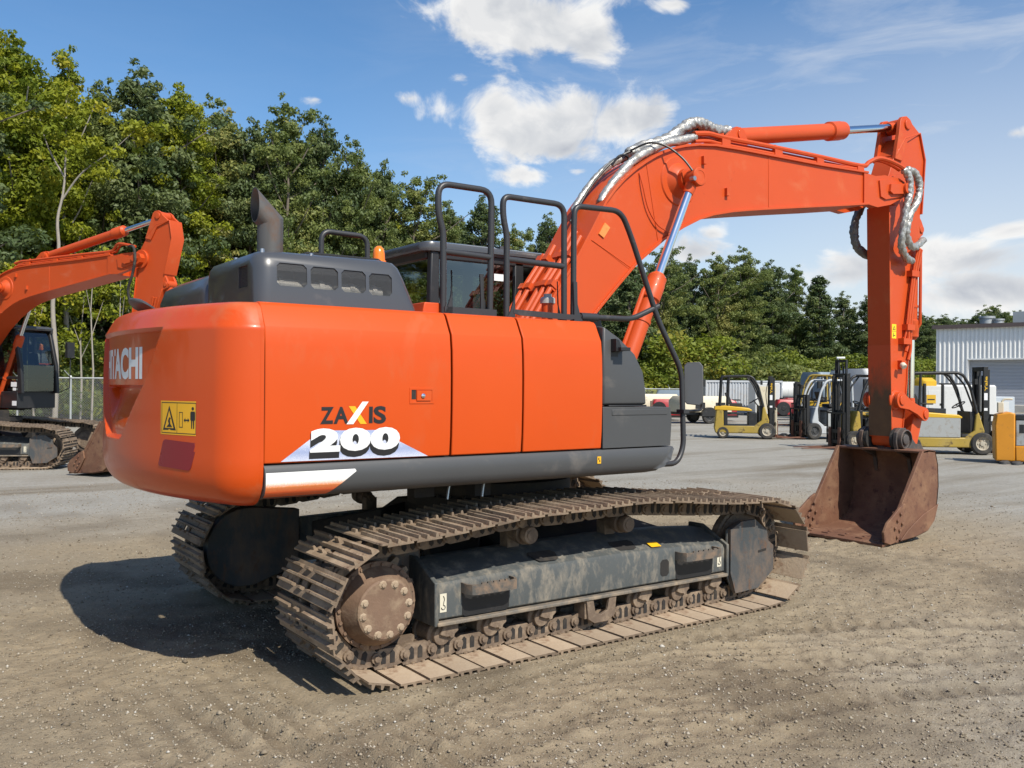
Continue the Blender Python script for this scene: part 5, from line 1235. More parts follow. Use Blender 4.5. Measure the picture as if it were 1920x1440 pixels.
x, y = on_ray(103, 37.4); r = empty('bare_trunk_tree', (x, y, 0)); tag(r, 'slender tree with a pale bare trunk above the second excavator boom', 'tree')
hh = h_for(190, 37.4); q = [(0, 0, -.2), (.05, 0, 2.5), (-.1, .05, 5), (.1, 0, 7.2), (.05, 0, 8.6), (.3, 0, 10.2), (.35, 0, hh)]
mb = MB(); mb.tube(smooth_path([tuple(v) for v in q], 4), [.12 - .09 * i / 24 for i in range(25)], 8)
mb.tube(smooth_path([(.2, 0, 9.4), (.9, -.5, 10.6), (2.0, -1.2, 11.6), (2.7, -1.7, 12.4)], 4), [.045 - .035 * i / 12 for i in range(13)], 6)
mb.tube(smooth_path([(.3, 0, 10.4), (-.3, .2, 11.6), (-.6, .3, 12.8)], 4), [.05 - .035 * i / 8 for i in range(9)], 6)
mb.build('trunk', BARKP, r, smooth=60)
R = random.Random(77); cc, rr_ = [], []
for (cx, cy, cz, w_) in ((2.6, -1.6, 12.5, 1.0), (-.5, .3, 13.0, .9), (.4, 0, 13.6, 1.1), (1.4, -.9, 11.4, .6), (.3, .2, 12.2, .9)):
    for k in range(9): cc.append((cx + R.gauss(0, w_ * .5), cy + R.gauss(0, w_ * .5), cz + R.gauss(0, w_ * .4))); rr_.append(R.uniform(.3, .6))
o = bpy.data.objects.new('crown', leaf_mesh('crown', cc, rr_, 100, .11, LEAF_LIGHT, 78)); C.objects.link(o); o.parent = r
# ------------------------------------------------------------------ fence, warehouse, machines in the yard
FGALV = surf('galvanised_steel', (.42, .44, .44), .5, metal=.5, vary=.15)
def chain_mat():
    m, t = nt('chain_link_wire'); L = t.links
    out = nd(t, 'ShaderNodeOutputMaterial'); b = nd(t, 'ShaderNodeBsdfPrincipled'); b.inputs['Base Color'].default_value = (.38, .39, .38, 1); b.inputs['Roughness'].default_value = .5; b.inputs['Metallic'].default_value = .4
    tr = nd(t, 'ShaderNodeBsdfTransparent'); co = nd(t, 'ShaderNodeTexCoord').outputs['Object']
    sp = nd(t, 'ShaderNodeSeparateXYZ'); L.new(co, sp.inputs[0])
    k = 2 * PI / .10
    a = math_(t, 'SINE', math_(t, 'MULTIPLY', math_(t, 'ADD', sp.outputs[0], sp.outputs[2]), k / 2)); c = math_(t, 'SINE', math_(t, 'MULTIPLY', math_(t, 'SUBTRACT', sp.outputs[0], sp.outputs[2]), k / 2))
    f = math_(t, 'LESS_THAN', math_(t, 'MINIMUM', math_(t, 'ABSOLUTE', a), math_(t, 'ABSOLUTE', c)), .13)
    mx = nd(t, 'ShaderNodeMixShader'); L.new(f, mx.inputs[0]); L.new(tr.outputs[0], mx.inputs[1]); L.new(b.outputs[0], mx.inputs[2]); L.new(mx.outputs[0], out.inputs[0]); return m
CHAIN = chain_mat()
def fence(p0, p1, H, n, label, group=None):
    p0 = Vector((*p0, 0)); p1 = Vector((*p1, 0)); d = p1 - p0; Ln = d.length; rz = math.atan2(d.y, d.x)
    r = empty('chain_link_fence', p0, rz); tag(r, label, 'fence')
    mb = MB(); mb.add([(0, 0, .03), (Ln, 0, .03), (Ln, 0, H - .04), (0, 0, H - .04)], [(0, 1, 2, 3)]); mb.build('wire_mesh', CHAIN, r, smooth=0)
    mb = MB(); mb.cyl((0, 0, H - .02), (Ln, 0, H - .02), .032, n=8); mb.build('top_rail', FGALV, r)
    for k in range(n + 1):
        mb = MB(); x = Ln * k / n; mb.cyl((x, .03, -.1), (x, .03, H + .03), .045, n=8); mb.lathe([(.05, 0), (.03, .05), (.002, .06)], (x, .03, H + .03), (0, 0, 1), 8); mb.tube([(x, .03, H), (x - .22, -.1, H + .30)], .015, 6); mb.build('fence_post', FGALV, r)
fence(on_ray(-70, 36.5), on_ray(420, 38.5), 1.95, 5, 'grey chain link fence behind the second excavator')
fence(on_ray(900, 58), on_ray(1345, 66), 1.6, 9, 'grey wire fence behind the parked trailers')

# warehouse
WALLM = surf('ribbed_wall_steel', (.76, .76, .74), .45, metal=.0, vary=.06, dust=.15, dustcol=(.48, .47, .44))
ROOFD = surf('dark_eave', (.10, .075, .07), .6); DOORM = surf('blue_grey_door', (.40, .42, .46), .55, vary=.06); CONC = surf('concrete', (.42, .40, .36), .9, vary=.15)
x0, y0 = on_ray(1755, 74); x1, y1 = on_ray(2300, 62)
wd = Vector((x1 - x0, y1 - y0, 0)); WL = wd.length; wrz = math.atan2(wd.y, wd.x)
WH = empty('warehouse', (x0, y0, 0), wrz); tag(WH, 'pale ribbed steel warehouse with a large grey roller door', 'warehouse')
Hw = h_for(609, 74); 
def ribs(a, b, z0, z1, mb, flip=1):
    n = int((b - a) / .305); pts = []
    for k in range(n):
        s = a + (b - a) * k / n; w = (b - a) / n
        pts += [(s, 0), (s + w * .55, 0), (s + w * .65, -.05), (s + w * .9, -.05)]
    pts.append((b, 0)); mb.loft([[(x, y, z) for x, y in pts] for z in (z0, z1)], caps=False, closed=False)
# roller door opening: found from the columns of the photograph where it starts
def wall_s(px):
    a = YAW - math.atan((px - 960) / F_); dx, dy = math.cos(a), math.sin(a); ux, uy = wd.x / WL, wd.y / WL
    det = ux * -dy + dx * uy; bx, by = CAMP.x - x0, CAMP.y - y0
    return (bx * -dy + dx * by) / det
ds = wall_s(1815); dz = h_for(669, 72.6)
mb = MB(); ribs(0, ds, 0, Hw, mb); ribs(ds, WL, dz, Hw, mb); mb.build('wall', WALLM, WH, smooth=20)
mb = MB(); mb.loft([[(0, 0, 0), (0, 24, 0)], [(0, 0, Hw), (0, 24, Hw + .4)]], caps=False, closed=False); mb.build('wall', WALLM, WH, smooth=0)
mb = MB(); mb.box(-.25, WL, -.22, 24, Hw, Hw + .18); mb.box(-.28, WL, -.30, -.22, Hw - .12, Hw + .20); mb.build('roof', ROOFD, WH)
mb = MB()
for k in range(36):
    z = dz * k / 36; mb.prism([(.55, z), (.52, z + .02), (.50, z + dz / 72), (.52, z + dz / 36 - .02), (.55, z + dz / 36)], ds, WL, 'x') if False else mb.loft([[(ds, .55, z), (ds, .50, z + .03), (ds, .50, z + dz / 36 - .03), (ds, .55, z + dz / 36)], [(WL, .55, z), (WL, .50, z + .03), (WL, .50, z + dz / 36 - .03), (WL, .55, z + dz / 36)]], caps=False, closed=False)
mb.build('roller_door', DOORM, WH, smooth=0)
mb = MB(); mb.box(ds - .12, ds, -.06, .55, 0, dz); mb.box(ds - .12, WL, -.07, .55, dz, dz + .12); mb.build('door_frame', WALLM, WH)
mb = MB(); mb.box(ds, WL, -3, .5, 0, .5); mb.build('loading_dock', CONC, WH)
for k, (px, r, h) in enumerate(((1834, .55, 1.0), (1856, .42, .75))):
    mb = MB(); s = wall_s(px); mb.lathe([(r, 0), (r, h * .8), (r * 1.15, h * .82), (r * 1.15, h), (.01, h * 1.05)], (s, 3.0, Hw), (0, 0, 1), 18); mb.build('roof_vent', FGALV, WH)
mb = MB(); s = wall_s(1884); mb.box(s, s + 6, 3, 6, Hw + .1, Hw + 1.3); mb.build('roof_unit', FGALV, WH)

# light pole
x, y = on_ray(1571, 62); lp = empty('lamp_post', (x, y, 0), -.8); tag(lp, 'thin grey lamp post in front of the trees left of the arm', 'lamp post')
mb = MB(); hp = h_for(668, 62); mb.cyl((0, 0, 0), (0, 0, hp), .08, .05, n=8); mb.build('post', FGALV, lp); mb = MB(); mb.box(-.1, .45, -.12, .12, hp, hp + .12); mb.build('lamp_head', WHITE, lp, bevel=.02)

# forklifts ------------------------------------------------------------
FY = surf('forklift_yellow', (.36, .25, .04), .55, vary=.15, dust=.35, dustcol=(.35, .26, .08), dscale=3, dust2=(.10, .07, .03)); FYB = surf('forklift_bright_yellow', (.62, .37, .02), .45, vary=.08)
FBK = surf('forklift_black', (.016, .016, .016), .5, vary=.2, dust=.15, dustcol=(.06, .055, .05)); FGR = surf('forklift_silver', (.42, .44, .45), .5, vary=.1, dust=.2, dustcol=(.3, .28, .25))
TYRE = surf('tyre_rubber', (.028, .027, .026), .8, dust=.4, dustcol=(.11, .095, .075)); RIMW = surf('rim_dirty_white', (.42, .38, .30), .7, vary=.25, dust=.4, dustcol=(.22, .15, .09)); RIMB = surf('rim_dark', (.05, .05, .05), .5)
FORK = surf('rusty_fork', (.14, .06, .035), .75, vary=.3); CREAMP = surf('cream_paint', (.62, .55, .40), .5, vary=.08, dust=.2); CASE = surf('battery_case_grey', (.33, .34, .33), .55, vary=.1, dust=.3, dustcol=(.22, .18, .13))
def wheel(parent, x, y, r, w, rim, nut=True):
    sg = 1 if y > 0 else -1
    mb = MB(); mb.lathe([(r * .60, -w / 2), (r * .9, -w / 2), (r, -w / 2 + .03), (r, w / 2 - .03), (r * .9, w / 2), (r * .60, w / 2), (r * .60, -w / 2)], (x, y, r), (0, 1, 0), 28, caps=False)
    wo_ = mb.build('wheel', TYRE, parent, smooth=30)
    mb = MB(); mb.lathe([(r * .61, -w * .48), (r * .61, w * .40), (r * .52, w * .36), (r * .45, w * .2), (r * .22, w * .24), (r * .2, w * .38), (.01, w * .40)], (x, y, r), (0, sg, 0), 24)
    for k in range(6): a = k * PI / 3; mb.cyl((x + r * .34 * math.cos(a), y + sg * w * .2, r + r * .34 * math.sin(a)), (x + r * .34 * math.cos(a), y + sg * w * .30, r + r * .34 * math.sin(a)), r * .07, n=6)
    mb.build('rim', rim, wo_, smooth=30)
def forklift(px, depth, yaw, label, H=2.15, body=FY, hoodm=FYB, guard=FBK, mastH=2.3, case='open', rimm=RIMW, load='cream', L_=1.25, sc=1.0, brand='', forkL=1.0, seatback=True, wheels=(.20, .25)):
    """local frame: +X towards the mast"""
    x, y = on_ray(px, depth); r = empty('forklift', (x, y, 0), yaw); r.scale = (sc,) * 3; tag(r, label, 'forklift', 'forklifts parked in the yard')
    W = .50; xr, xf = -L_, .45
    b = MB()
    b.prism([(xr + .02, .18), (xr - .02, .35), (xr + .05, .95), (xr + .28, 1.0), (xr + .30, .20)], -W, W)                 # counterweight
    b.box(xr + .25, xf - .15, -W, W, .18, .44); b.prism([(xf - .5, .40), (xf + .02, .40), (xf + .05, .62), (xf - .10, 1.10), (xf - .16, 1.10), (xf - .2, .62)], -W, W)
    bo_ = b.build('chassis', body, r, bevel=.03)
    b = MB()
    if case == 'open':
        b.box(xr + .30, xr + .42, -W + .02, W - .02, .44, .95); b.box(xf - .62, xf - .34, -W + .02, W - .02, .42, .88)
        b.box(xr + .25, xf - .3, -W + .01, W - .01, .42, .46)
    else: b.box(xr + .29, xf - .55, -W - .005, W + .005, .44, .98)
    b.build('battery_case', FBK if case == 'open' else CASE, r, bevel=.015)
    b = MB(); b.box(xf - .52, xf - .18, -W + .03, W - .03, .42, .52); b.prism([(xf - .30, .5), (xf - .05, .5), (xf - .13, 1.10), (xf - .30, 1.12)], -.42, .42); b.build('dashboard', FBK, r, bevel=.02)
    b = MB(); b.loft([[(xr - .02, y_, .96), (xr, y_, 1.08), (xr + .35, y_, 1.11), (xf - .60, y_, 1.03), (xf - .50, y_, .97), (xf - .52, y_, .93)] for y_ in (-W - .01, W + .01)]); b.build('hood', hoodm, r, bevel=.03)
    b = MB(); sx = xr + .50
    b.box(sx, sx + .42, -.22, .22, 1.08, 1.19); b.prism([(sx - .02, 1.14), (sx + .10, 1.14), (sx - .06, 1.56), (sx - .17, 1.54)], -.21, .21); b.box(sx + .1, sx + .36, .22, .27, 1.28, 1.32); b.box(sx + .1, sx + .36, -.27, -.22, 1.28, 1.32); b.build('seat', SEAT, r, bevel=.03)
    g = MB(); t = .04
    for s in (-1, 1):
        yy = s * (W - .04)
        g.tube(round_path([(xr + .16, yy, .92), (xr + .22, yy, H - .02), (xf - .62, yy, H), (xf - .48, yy, H - .06), (xf - .30, yy, H - .38), (xf - .02, yy, .60)], .12, 4), t, 8)
        g.tube([(xr + .42, yy, .95), (xr + .46, yy, H - .03)], t * .85, 8)
        g.tube(round_path([(xf - .66, yy * .8, H - .02), (xf - .42, yy * .8, H - .30), (xf - .06, yy * .8, .85)], .1, 4), t * .6, 6)
    for xx in np.linspace(xr + .24, xf - .62, 6): g.box(xx - .02, xx + .02, -W + .04, W - .04, H - .03, H + .015)
    g.build('overhead_guard', guard, r, smooth=50)
    b = MB(); c0 = Vector((xf - .42, 0, 1.28)); b.tube([(xf - .22, 0, 1.02), tuple(c0)], .02, 8); 
    ax = Vector((-.5, 0, .86)); u = Vector((.86, 0, .5)); v = Vector((0, 1, 0)); b.tube([tuple(c0 + (u * math.cos(a) + v * math.sin(a)) * .17) for a in np.linspace(0, 2 * PI, 17)], .016, 6); b.build('steering_wheel', FBK, r, smooth=50)
    m_ = MB(); xm = xf + .12
    for s in (-1, 1):
        for dx, hh, dy in ((0, mastH, .34), (.07, mastH * .97, .27)):
            m_.prism([(s * dy - .035, xm + dx - .05), (s * dy + .035, xm + dx - .05), (s * dy + .035, xm + dx + .05), (s * dy - .035, xm + dx + .05)], .08, hh, 'z') if False else m_.box(xm + dx - .055, xm + dx + .055, s * dy - .032, s * dy + .032, .07, hh)
    for z in (.25, 1.05, mastH - .06): m_.box(xm - .05, xm + .03, -.36, .36, z - .05, z + .06)
    m_.cyl((xm + .02, .12, .2), (xm + .02, .12, mastH * .9), .035, n=8); m_.cyl((xm + .02, -.12, .2), (xm + .02, -.12, mastH * .9), .035, n=8)
    m_.tube(smooth_path([(xm - .07, -.2, mastH - .1), (xm - .16, -.2, mastH * .72), (xm - .09, -.2, mastH * .45)], 4), .014, 6)
    mo = m_.build('mast', FBK, r, bevel=.006)
    if brand:
        tb = MB(); fit_text(tb, brand, 0, 1, 0, 1, lambda a, b_: (xm - .035 + .07 * (1 - b_), -.378, mastH * .72 + a * mastH * .17), .03); tb.build('mast_lettering', FYB, mo, smooth=0)
        for z0, z1 in ((mastH * .62, mastH * .70), (mastH * .5, mastH * .53)):
            tb = MB(); tb.box(xm - .045, xm + .04, -.3775, -.375, z0, z1); tb.build('mast_sticker', WHITE, mo, smooth=0)
    cm = {'cream': CREAMP, 'black': FBK}[load]
    c = MB(); xc = xm + .15
    for z in (.16, .46): c.box(xc, xc + .04, -.48, .48, z, z + .10)
    for yy in np.linspace(-.46, .46, 5): c.box(xc + .005, xc + .035, yy - .02, yy + .02, .2, 1.02)
    c.box(xc + .005, xc + .035, -.48, .48, 1.0, 1.05); c.build('load_backrest', cm, r, bevel=.004)
    for s in (-1, 1):
        f = MB(); yy = s * .25; f.prism([(xc + .04, .62), (xc + .08, .62), (xc + .085, .09), (xc + .08 + forkL, .05), (xc + .08 + forkL, .035), (xc + .04, .035)], yy - .055, yy + .055); f.build('fork', FORK, r, bevel=.004)
    rb, rf2 = wheels
    for s in (-1, 1):
        wheel(r, xr + .27, s * (W - .06), rb, .15, rimm); wheel(r, xf - .02, s * (W - .03), rf2, .19, rimm)
    b = MB(); b.box(xf - .25, xf - .18, -W - .12, -W - .03, H - .3, H - .16); b.tube([(xf - .3, -W + .04, H - .25), (xf - .21, -W - .05, H - .23)], .01, 6); b.build('mirror', FBK, r)
    return r
DIR_R = YAW - math.pi / 2         # facing right across the view
forklift(1412, 30.5, DIR_R - .22 + .02, 'yellow forklift with black overhead guard standing left, its battery bay empty', H=2.12, mastH=2.12, case='open', brand='Yale', L_=1.28, rimm=RIMW, wheels=(.20, .27), forkL=.9)
forklift(1532, 30.5, DIR_R + PI + .25, 'silver framed forklift facing left, right of the yellow one', H=2.0, body=FGR, hoodm=FBK, guard=FGR, mastH=1.5, case='closed', rimm=RIMB, load='black', wheels=(.24, .28), forkL=.7)
forklift(1612, 25.5, DIR_R + PI + .18, 'yellow forklift facing left, half hidden behind the arm', H=2.1, mastH=2.15, case='open', load='black', rimm=RIMW, wheels=(.22, .27), forkL=1.1)
forklift(1795, 24.0, DIR_R - .10, 'yellow forklift with grey battery case and tall mast right of the arm', H=2.12, mastH=2.28, case='closed', brand='Yale', L_=1.55, rimm=RIMW, wheels=(.22, .29), load='black', forkL=1.0, sc=1.02)
for px, dp, ya, lab in ((1560, 43, DIR_R + .4, 'dark forklift mast row farthest back, above the silver forklift'), (1520, 40, DIR_R + 2.6, 'yellow guarded forklift behind the silver framed one')):
    forklift(px, dp, ya, lab, H=2.3, mastH=3.1 if px == 1560 else 2.0, guard=FBK if px == 1560 else FY, load='black', rimm=RIMB)

# orange pallet truck at the right edge
x, y = on_ray(1908, 21.0); pt = empty('pallet_truck', (x, y, 0), DIR_R - .42); tag(pt, 'orange yellow electric pallet truck cut off by the right edge', 'pallet truck')
PO = surf('pallet_truck_orange', (.62, .25, .015), .45, vary=.12, dust=.2, dustcol=(.35, .15, .03))
b = MB(); b.prism([(-.48, .06), (-.50, .9), (-.46, 1.14), (-.20, 1.20), (-.08, 1.18), (-.08, .06)], -.42, .42); b.box(-.08, .9, -.42, .42, .06, .42); b.build('chassis', PO, pt, bevel=.03)
b = MB(); b.box(-.07, .85, -.40, .40, .42, 1.02); b.build('battery_case', CASE, pt, bevel=.02); b = MB(); b.box(-.08, .9, -.41, .41, 1.02, 1.14); b.build('lid', FBK, pt, bevel=.02)
b = MB(); b.box(.10, .40, -.403, -.400, .62, .70); b.build('label', surf('blue_label', (.05, .08, .35), .4), pt, smooth=0)
b = MB(); b.box(.0, .1, -.403, -.40, .72, .92); b.build('battery_plug', FBK, pt, smooth=0)
for xx in (-.25, .45): 
    b = MB(); b.cyl((xx, -.36, .07), (xx, -.26, .07), .07, n=14); b.build('wheel', TYRE, pt)
b = MB(); b.box(-.42, -.30, -.2, .1, 1.18, 1.42); b.tube(round_path([(-.36, 0, 1.3), (-.30, 0, 1.5), (-.1, 0, 1.5)], .06), .025, 8); b.build('control_handle', CREAMP, pt, bevel=.02)

# machines and trailers standing farther back
def thing(name, px, depth, yaw, label, cat, group=None):
    x, y = on_ray(px, depth); r = empty(name, (x, y, 0), yaw); tag(r, label, cat, group); return r
WHP = surf('white_machine_paint', (.58, .58, .56), .4, vary=.06, dust=.15, dustcol=(.5, .47, .42)); REDP = surf('red_machine_paint', (.36, .02, .025), .4, vary=.1); BLUEG = surf('blue_grey_paint', (.20, .25, .29), .45, vary=.1)
CONT = surf('container_grey', (.44, .46, .48), .5, vary=.1, dust=.3, dustcol=(.38, .33, .28), streak=True)
def trailer(px, depth, yaw, col, label, Lx=1.7, h=1.0, group='tow behind machines parked in a row'):
    r = thing('towable_machine', px, depth, yaw, label, 'trailer', group)
    b = MB(); b.loft([rrect(-Lx, Lx * .8, -.75, .75, .15, .55), rrect(-Lx, Lx * .8, -.75, .75, .15, .55 + h * .7), rrect(-Lx * .9, Lx * .7, -.65, .65, .2, .55 + h)]); b.build('housing', col, r, smooth=40)
    b = MB(); b.box(-Lx, Lx * 1.0, -.6, .6, .42, .55); b.tube([(Lx * .8, -.3, .48), (Lx * 1.45, 0, .45)], .05, 6); b.tube([(Lx * .8, .3, .48), (Lx * 1.45, 0, .45)], .05, 6); b.build('frame', FBK, r)
    for s in (-1, 1):
        wheel(r, -.1, s * .85, .33, .2, RIMB); b = MB(); b.prism([(-.1 + .42 * math.cos(math.radians(a)), .36 + .42 * math.sin(math.radians(a))) for a in range(0, 181, 20)], s * .72, s * .98); b.build('mudguard', FBK, r)
    for xx in (-Lx * .5, Lx * .2):
        b = MB(); b.box(xx, xx + .5, -.757, -.75, .7, 1.0); b.build('vent', FBK, r, smooth=0)
    return r
trailer(1318, 43, DIR_R + .25, CREAMP, 'cream tow behind machine left of the left yellow forklift', 1.5, .75)
trailer(1232, 47, DIR_R + .2, CREAMP, 'cream tow behind machine beside the tank cover', 1.3, .8)
trailer(1275, 52, DIR_R - .2, BLUEG, 'blue grey tow behind machine behind the mirror', 1.4, 1.0)
for px, dp, lab in ((1250, 45.5, 'small red engine box beside the cream trailer'), (1352, 46, 'small red box seen through the left yellow forklift'), (1480, 48, 'red engine welder with a cable reel left of the silver forklift'), (1492, 55, 'red engine box behind the cable reel')):
    r = thing('engine_box', px, dp, DIR_R, lab, 'machine', 'red machines at the back of the yard'); b = MB(); b.loft([rrect(-.75, .75, -.4, .4, .1, .3), rrect(-.75, .75, -.4, .4, .1, .95), rrect(-.65, .65, -.3, .3, .1, 1.1)]); b.build('housing', REDP, r, smooth=40)
    b = MB(); b.box(-.8, .8, -.42, .42, .18, .3); b.build('base_frame', FBK, r); b = MB(); b.lathe([(.36, 0), (.36, .1), (.12, .1), (.1, .12)], (-.45, -.42, .62), (0, -1, 0), 16); b.build('reel', FBK, r)
# shipping container
r = thing('shipping_container', 1385, 58, DIR_R + .12, 'weathered grey shipping container behind the left yellow forklift', 'container')
b = MB(); pts = []
n = 26
for k in range(n):
    s = -2.6 + 5.0 * k / n; w = 5.0 / n; pts += [(s, -1.2), (s + w * .4, -1.2), (s + w * .5, -1.15), (s + w * .9, -1.15)]
pts += [(2.4, -1.2), (2.4, 1.2), (-2.6, 1.2)]
b.prism(pts, .15, 2.05, 'z'); b.build('wall', CONT, r, smooth=0)
b = MB(); 
for z in (.1, 2.05): b.box(-2.65, 2.45, -1.23, 1.23, z, z + .12)
for xx in (-2.65, 2.37): b.box(xx, xx + .08, -1.23, 1.23, .22, 2.05)
b.build('frame', CONT, r)
r = thing('storage_box', 1432, 55, DIR_R, 'white storage box between the container and the tanker', 'box'); b = MB(); b.box(-.75, .75, -.8, .8, .1, 2.0); b.build('housing', WHP, r, bevel=.04); b = MB(); b.box(-.5, .5, -.81, -.80, .3, 1.8); b.build('door', CREAMP, r, smooth=0)
# tanker trailer
r = thing('tanker_trailer', 1476, 66, DIR_R + .10, 'white tanker with steel barrel behind the left yellow forklift mast', 'tanker'); r.scale = (.8, .8, .85)
b = MB(); b.lathe([(.02, -1.75), (.6, -1.70), (.74, -1.5), (.76, -1.2), (.76, 1.2), (.74, 1.5), (.6, 1.70), (.02, 1.75)], (-.2, 0, 1.75), (1, 0, 0), 28); 
for xx in (-1.3, -.2, .9): b.lathe([(.775, 0), (.775, .06)], (xx, 0, 1.75), (1, 0, 0), 28)
b.box(-1.2, .8, -.2, .2, 2.48, 2.56); b.build('tank', WHP, r, smooth=35)
b = MB(); b.box(-2.0, 2.2, -.6, .6, .75, .95); b.cyl((-1.5, -.75, 1.0), (.4, -.75, 1.0), .22, n=16); b.build('frame', FGALV, r)
b = MB(); b.loft([rrect(1.6, 3.1, -.9, .9, .2, .8), rrect(1.6, 3.1, -.9, .9, .2, 1.5), rrect(1.7, 2.8, -.85, .85, .2, 2.2)]); b.build('cab', WHP, r, smooth=40); b = MB(); b.box(1.9, 2.6, -.905, -.88, 1.5, 2.05); b.build('window', GLASS, r, smooth=0)
for xx in (-1.0, -.2, 2.3): wheel(r, xx, -.8, .42, .3, RIMB); wheel(r, xx, .8, .42, .3, RIMB)
# lorries nose on
for px, dp, col, lab in ((1598, 52, WHP, 'white lorry with black grille beside the arm'), (1625, 47, WHP, 'white lorry just left of the arm'), (1540, 58, BLUEG, 'blue grey lorry cab above the silver forklift')):
    r = thing('lorry', px, dp, DIR_R - 1.1, lab, 'lorry', 'lorries at the back of the yard')
    b = MB(); b.loft([rrect(-1.0, 1.2, -1.0, 1.0, .15, .7), rrect(-1.0, 1.2, -1.0, 1.0, .2, 1.6), rrect(-1.0, .9, -.95, .95, .25, 2.5), rrect(-.9, .7, -.9, .9, .25, 2.75)]); b.build('cab', col, r, smooth=40)
    b = MB(); b.add([(1.19, -.8, 1.75), (1.19, .8, 1.75), (.92, .78, 2.45), (.92, -.78, 2.45)], [(0, 1, 2, 3)]); b.v = [(x + .06, y, z) for x, y, z in b.v]; b.build('windscreen', surf('dark_glass', (.02, .025, .03), .1), r, smooth=0)
    b = MB(); b.box(1.2, 1.26, -.5, .5, .8, 1.5); b.build('grille', FBK, r); b = MB(); b.box(1.15, 1.35, -1.0, 1.0, .45, .75); b.build('bumper', STEEL, r, bevel=.03)
    for s in (-1, 1):
        b = MB(); b.box(1.2, 1.25, s * .8 - .15, s * .8 + .15, .9, 1.15); b.build('headlight', WHITE, r, bevel=.02); wheel(r, .3, s * .9, .48, .3, RIMB)
        b = MB(); b.box(.9, 1.0, s * 1.2 - .1, s * 1.2 + .1, 1.7, 2.2); b.box(.93, .97, min(s * .95, s * 1.2), max(s * .95, s * 1.2), 1.9, 1.94); b.build('mirror', FBK, r)
    b = MB(); b.box(-5, -1.0, -1.0, 1.0, .9, 1.1); b.build('frame', FBK, r)
# white generator behind the right hand forklift
r = thing('generator', 1790, 42, DIR_R - .02, 'long white generator enclosure behind the forklift right of the arm', 'generator')
b = MB(); b.loft([rrect(-1.75, 1.6, -.7, .7, .06, .25), rrect(-1.75, 1.6, -.7, .7, .06, 1.85), rrect(-1.70, 1.55, -.65, .65, .06, 1.92)]); b.build('housing', WHP, r, smooth=30)
for xx in (-1.2, -.45, .3, .95):
    b = MB(); b.box(xx - .33, xx + .33, -.708, -.70, .45, 1.65); d_ = b.build('door', WHP, r, bevel=.004); b = MB(); b.box(xx + .18, xx + .25, -.716, -.708, .95, 1.05); b.build('handle', FBK, d_, smooth=0)
b = MB(); b.box(-1.62, -1.2, -.716, -.708, 1.05, 1.45); b.box(-1.58, -1.25, -.719, -.716, 1.2, 1.26, m=1); b.build('warning_sign', [FYB, DECALK], r, smooth=0)
b = MB(); b.box(-1.75, 1.6, -.68, .68, .05, .25); b.build('base_frame', FBK, r); b = MB(); b.box(-.6, .3, -.3, .3, 1.92, 2.0); b.build('exhaust_cover', FBK, r)
r = thing('storage_box', 1858, 46, DIR_R, 'light grey box between the generator and the roller door', 'box'); b = MB(); b.box(-.6, .9, -.6, .6, .0, 1.35); b.build('housing', surf('pale_grey_box', (.45, .49, .52), .5), r, bevel=.03); b = MB(); b.box(-.4, .6, -.61, -.60, .2, 1.1); b.build('door', WHP, r, smooth=0)
r = thing('forklift', 1733, 38, DIR_R - 1.2, 'black forklift with a yellow counterweight peeping out between arm and generator', 'forklift', 'forklifts parked in the yard')
b = MB(); b.loft([rrect(-.38, .38, -.38, .38, .15, 1.85), rrect(-.38, .38, -.38, .38, .15, 2.05), rrect(-.2, .2, -.3, .3, .15, 2.2)]); b.build('hood', FYB, r, smooth=40)
b = MB()
for sx in (-.5, .5):
    for sy in (-.5, .5): b.box(sx - .05, sx + .05, sy - .05, sy + .05, .3, 1.95)
b.box(-.6, .6, -.6, .6, .25, .9); b.build('chassis', FBK, r, bevel=.02); wheel(r, -.4, -.55, .28, .2, RIMB); wheel(r, .4, -.55, .28, .2, RIMB)
# bollard-like white charger posts by the bucket
for px, dp in ((1664, 22.5), (1676, 22.6)):
    r = thing('roller_stand', px, dp, 0, 'black and white post beside the bucket lever' if px < 1670 else 'black and white post nearer the right yellow forklift', 'post', 'posts by the bucket'); b = MB(); b.cyl((0, 0, 0), (0, 0, .92), .055, n=10)
    b.m = [0] * len(b.f)
    for z in (.15, .45, .75): b.lathe([(.058, 0), (.075, .03), (.075, .12), (.058, .15)], (0, 0, z), (0, 0, 1), 12, m=1)
    b.build('post', [FBK, WHITE], r, smooth=40)
# dark rubbish lying by the forklift, rusty forks on the ground
r = MB(); R7 = random.Random(4)
x, y = on_ray(1468, 31.0)
for k in range(9):
    a = R7.uniform(0, 6.28); q = R7.uniform(0, .5); cx, cy = q * math.cos(a), q * math.sin(a); s = R7.uniform(.08, .2)
    r.loft([rrect(cx - s, cx + s, cy - s, cy + s, s * .6, -.01), rrect(cx - s * .9, cx + s * .8, cy - s * .8, cy + s, s * .5, s * .5), rrect(cx - s * .4, cx + s * .4, cy - s * .3, cy + s * .4, s * .25, s * .9)])
tag(r.build('rubbish_heap', FBK, None, smooth=50, loc=(x, y, 0)), 'heap of black rubbish lying between the two left forklifts', 'rubbish')
for k, (px, dp) in enumerate(((1885, 20.7), (1908, 20.5))):
    x, y = on_ray(px, dp); r = MB(); r.loft([rrect(-.16, .16, -.08, .08, .06, -.01), rrect(-.15, .14, -.07, .08, .06, .05), rrect(-.07, .08, -.04, .04, .03, .08)]); tag(r.build('stone', surf('dark_stone', (.05, .05, .05), .8), None, smooth=40, loc=(x, y, 0)), 'dark stone lying in front of the orange pallet truck, the ' + ('left' if k == 0 else 'right') + ' one', 'stone', 'stones by the pallet truck')
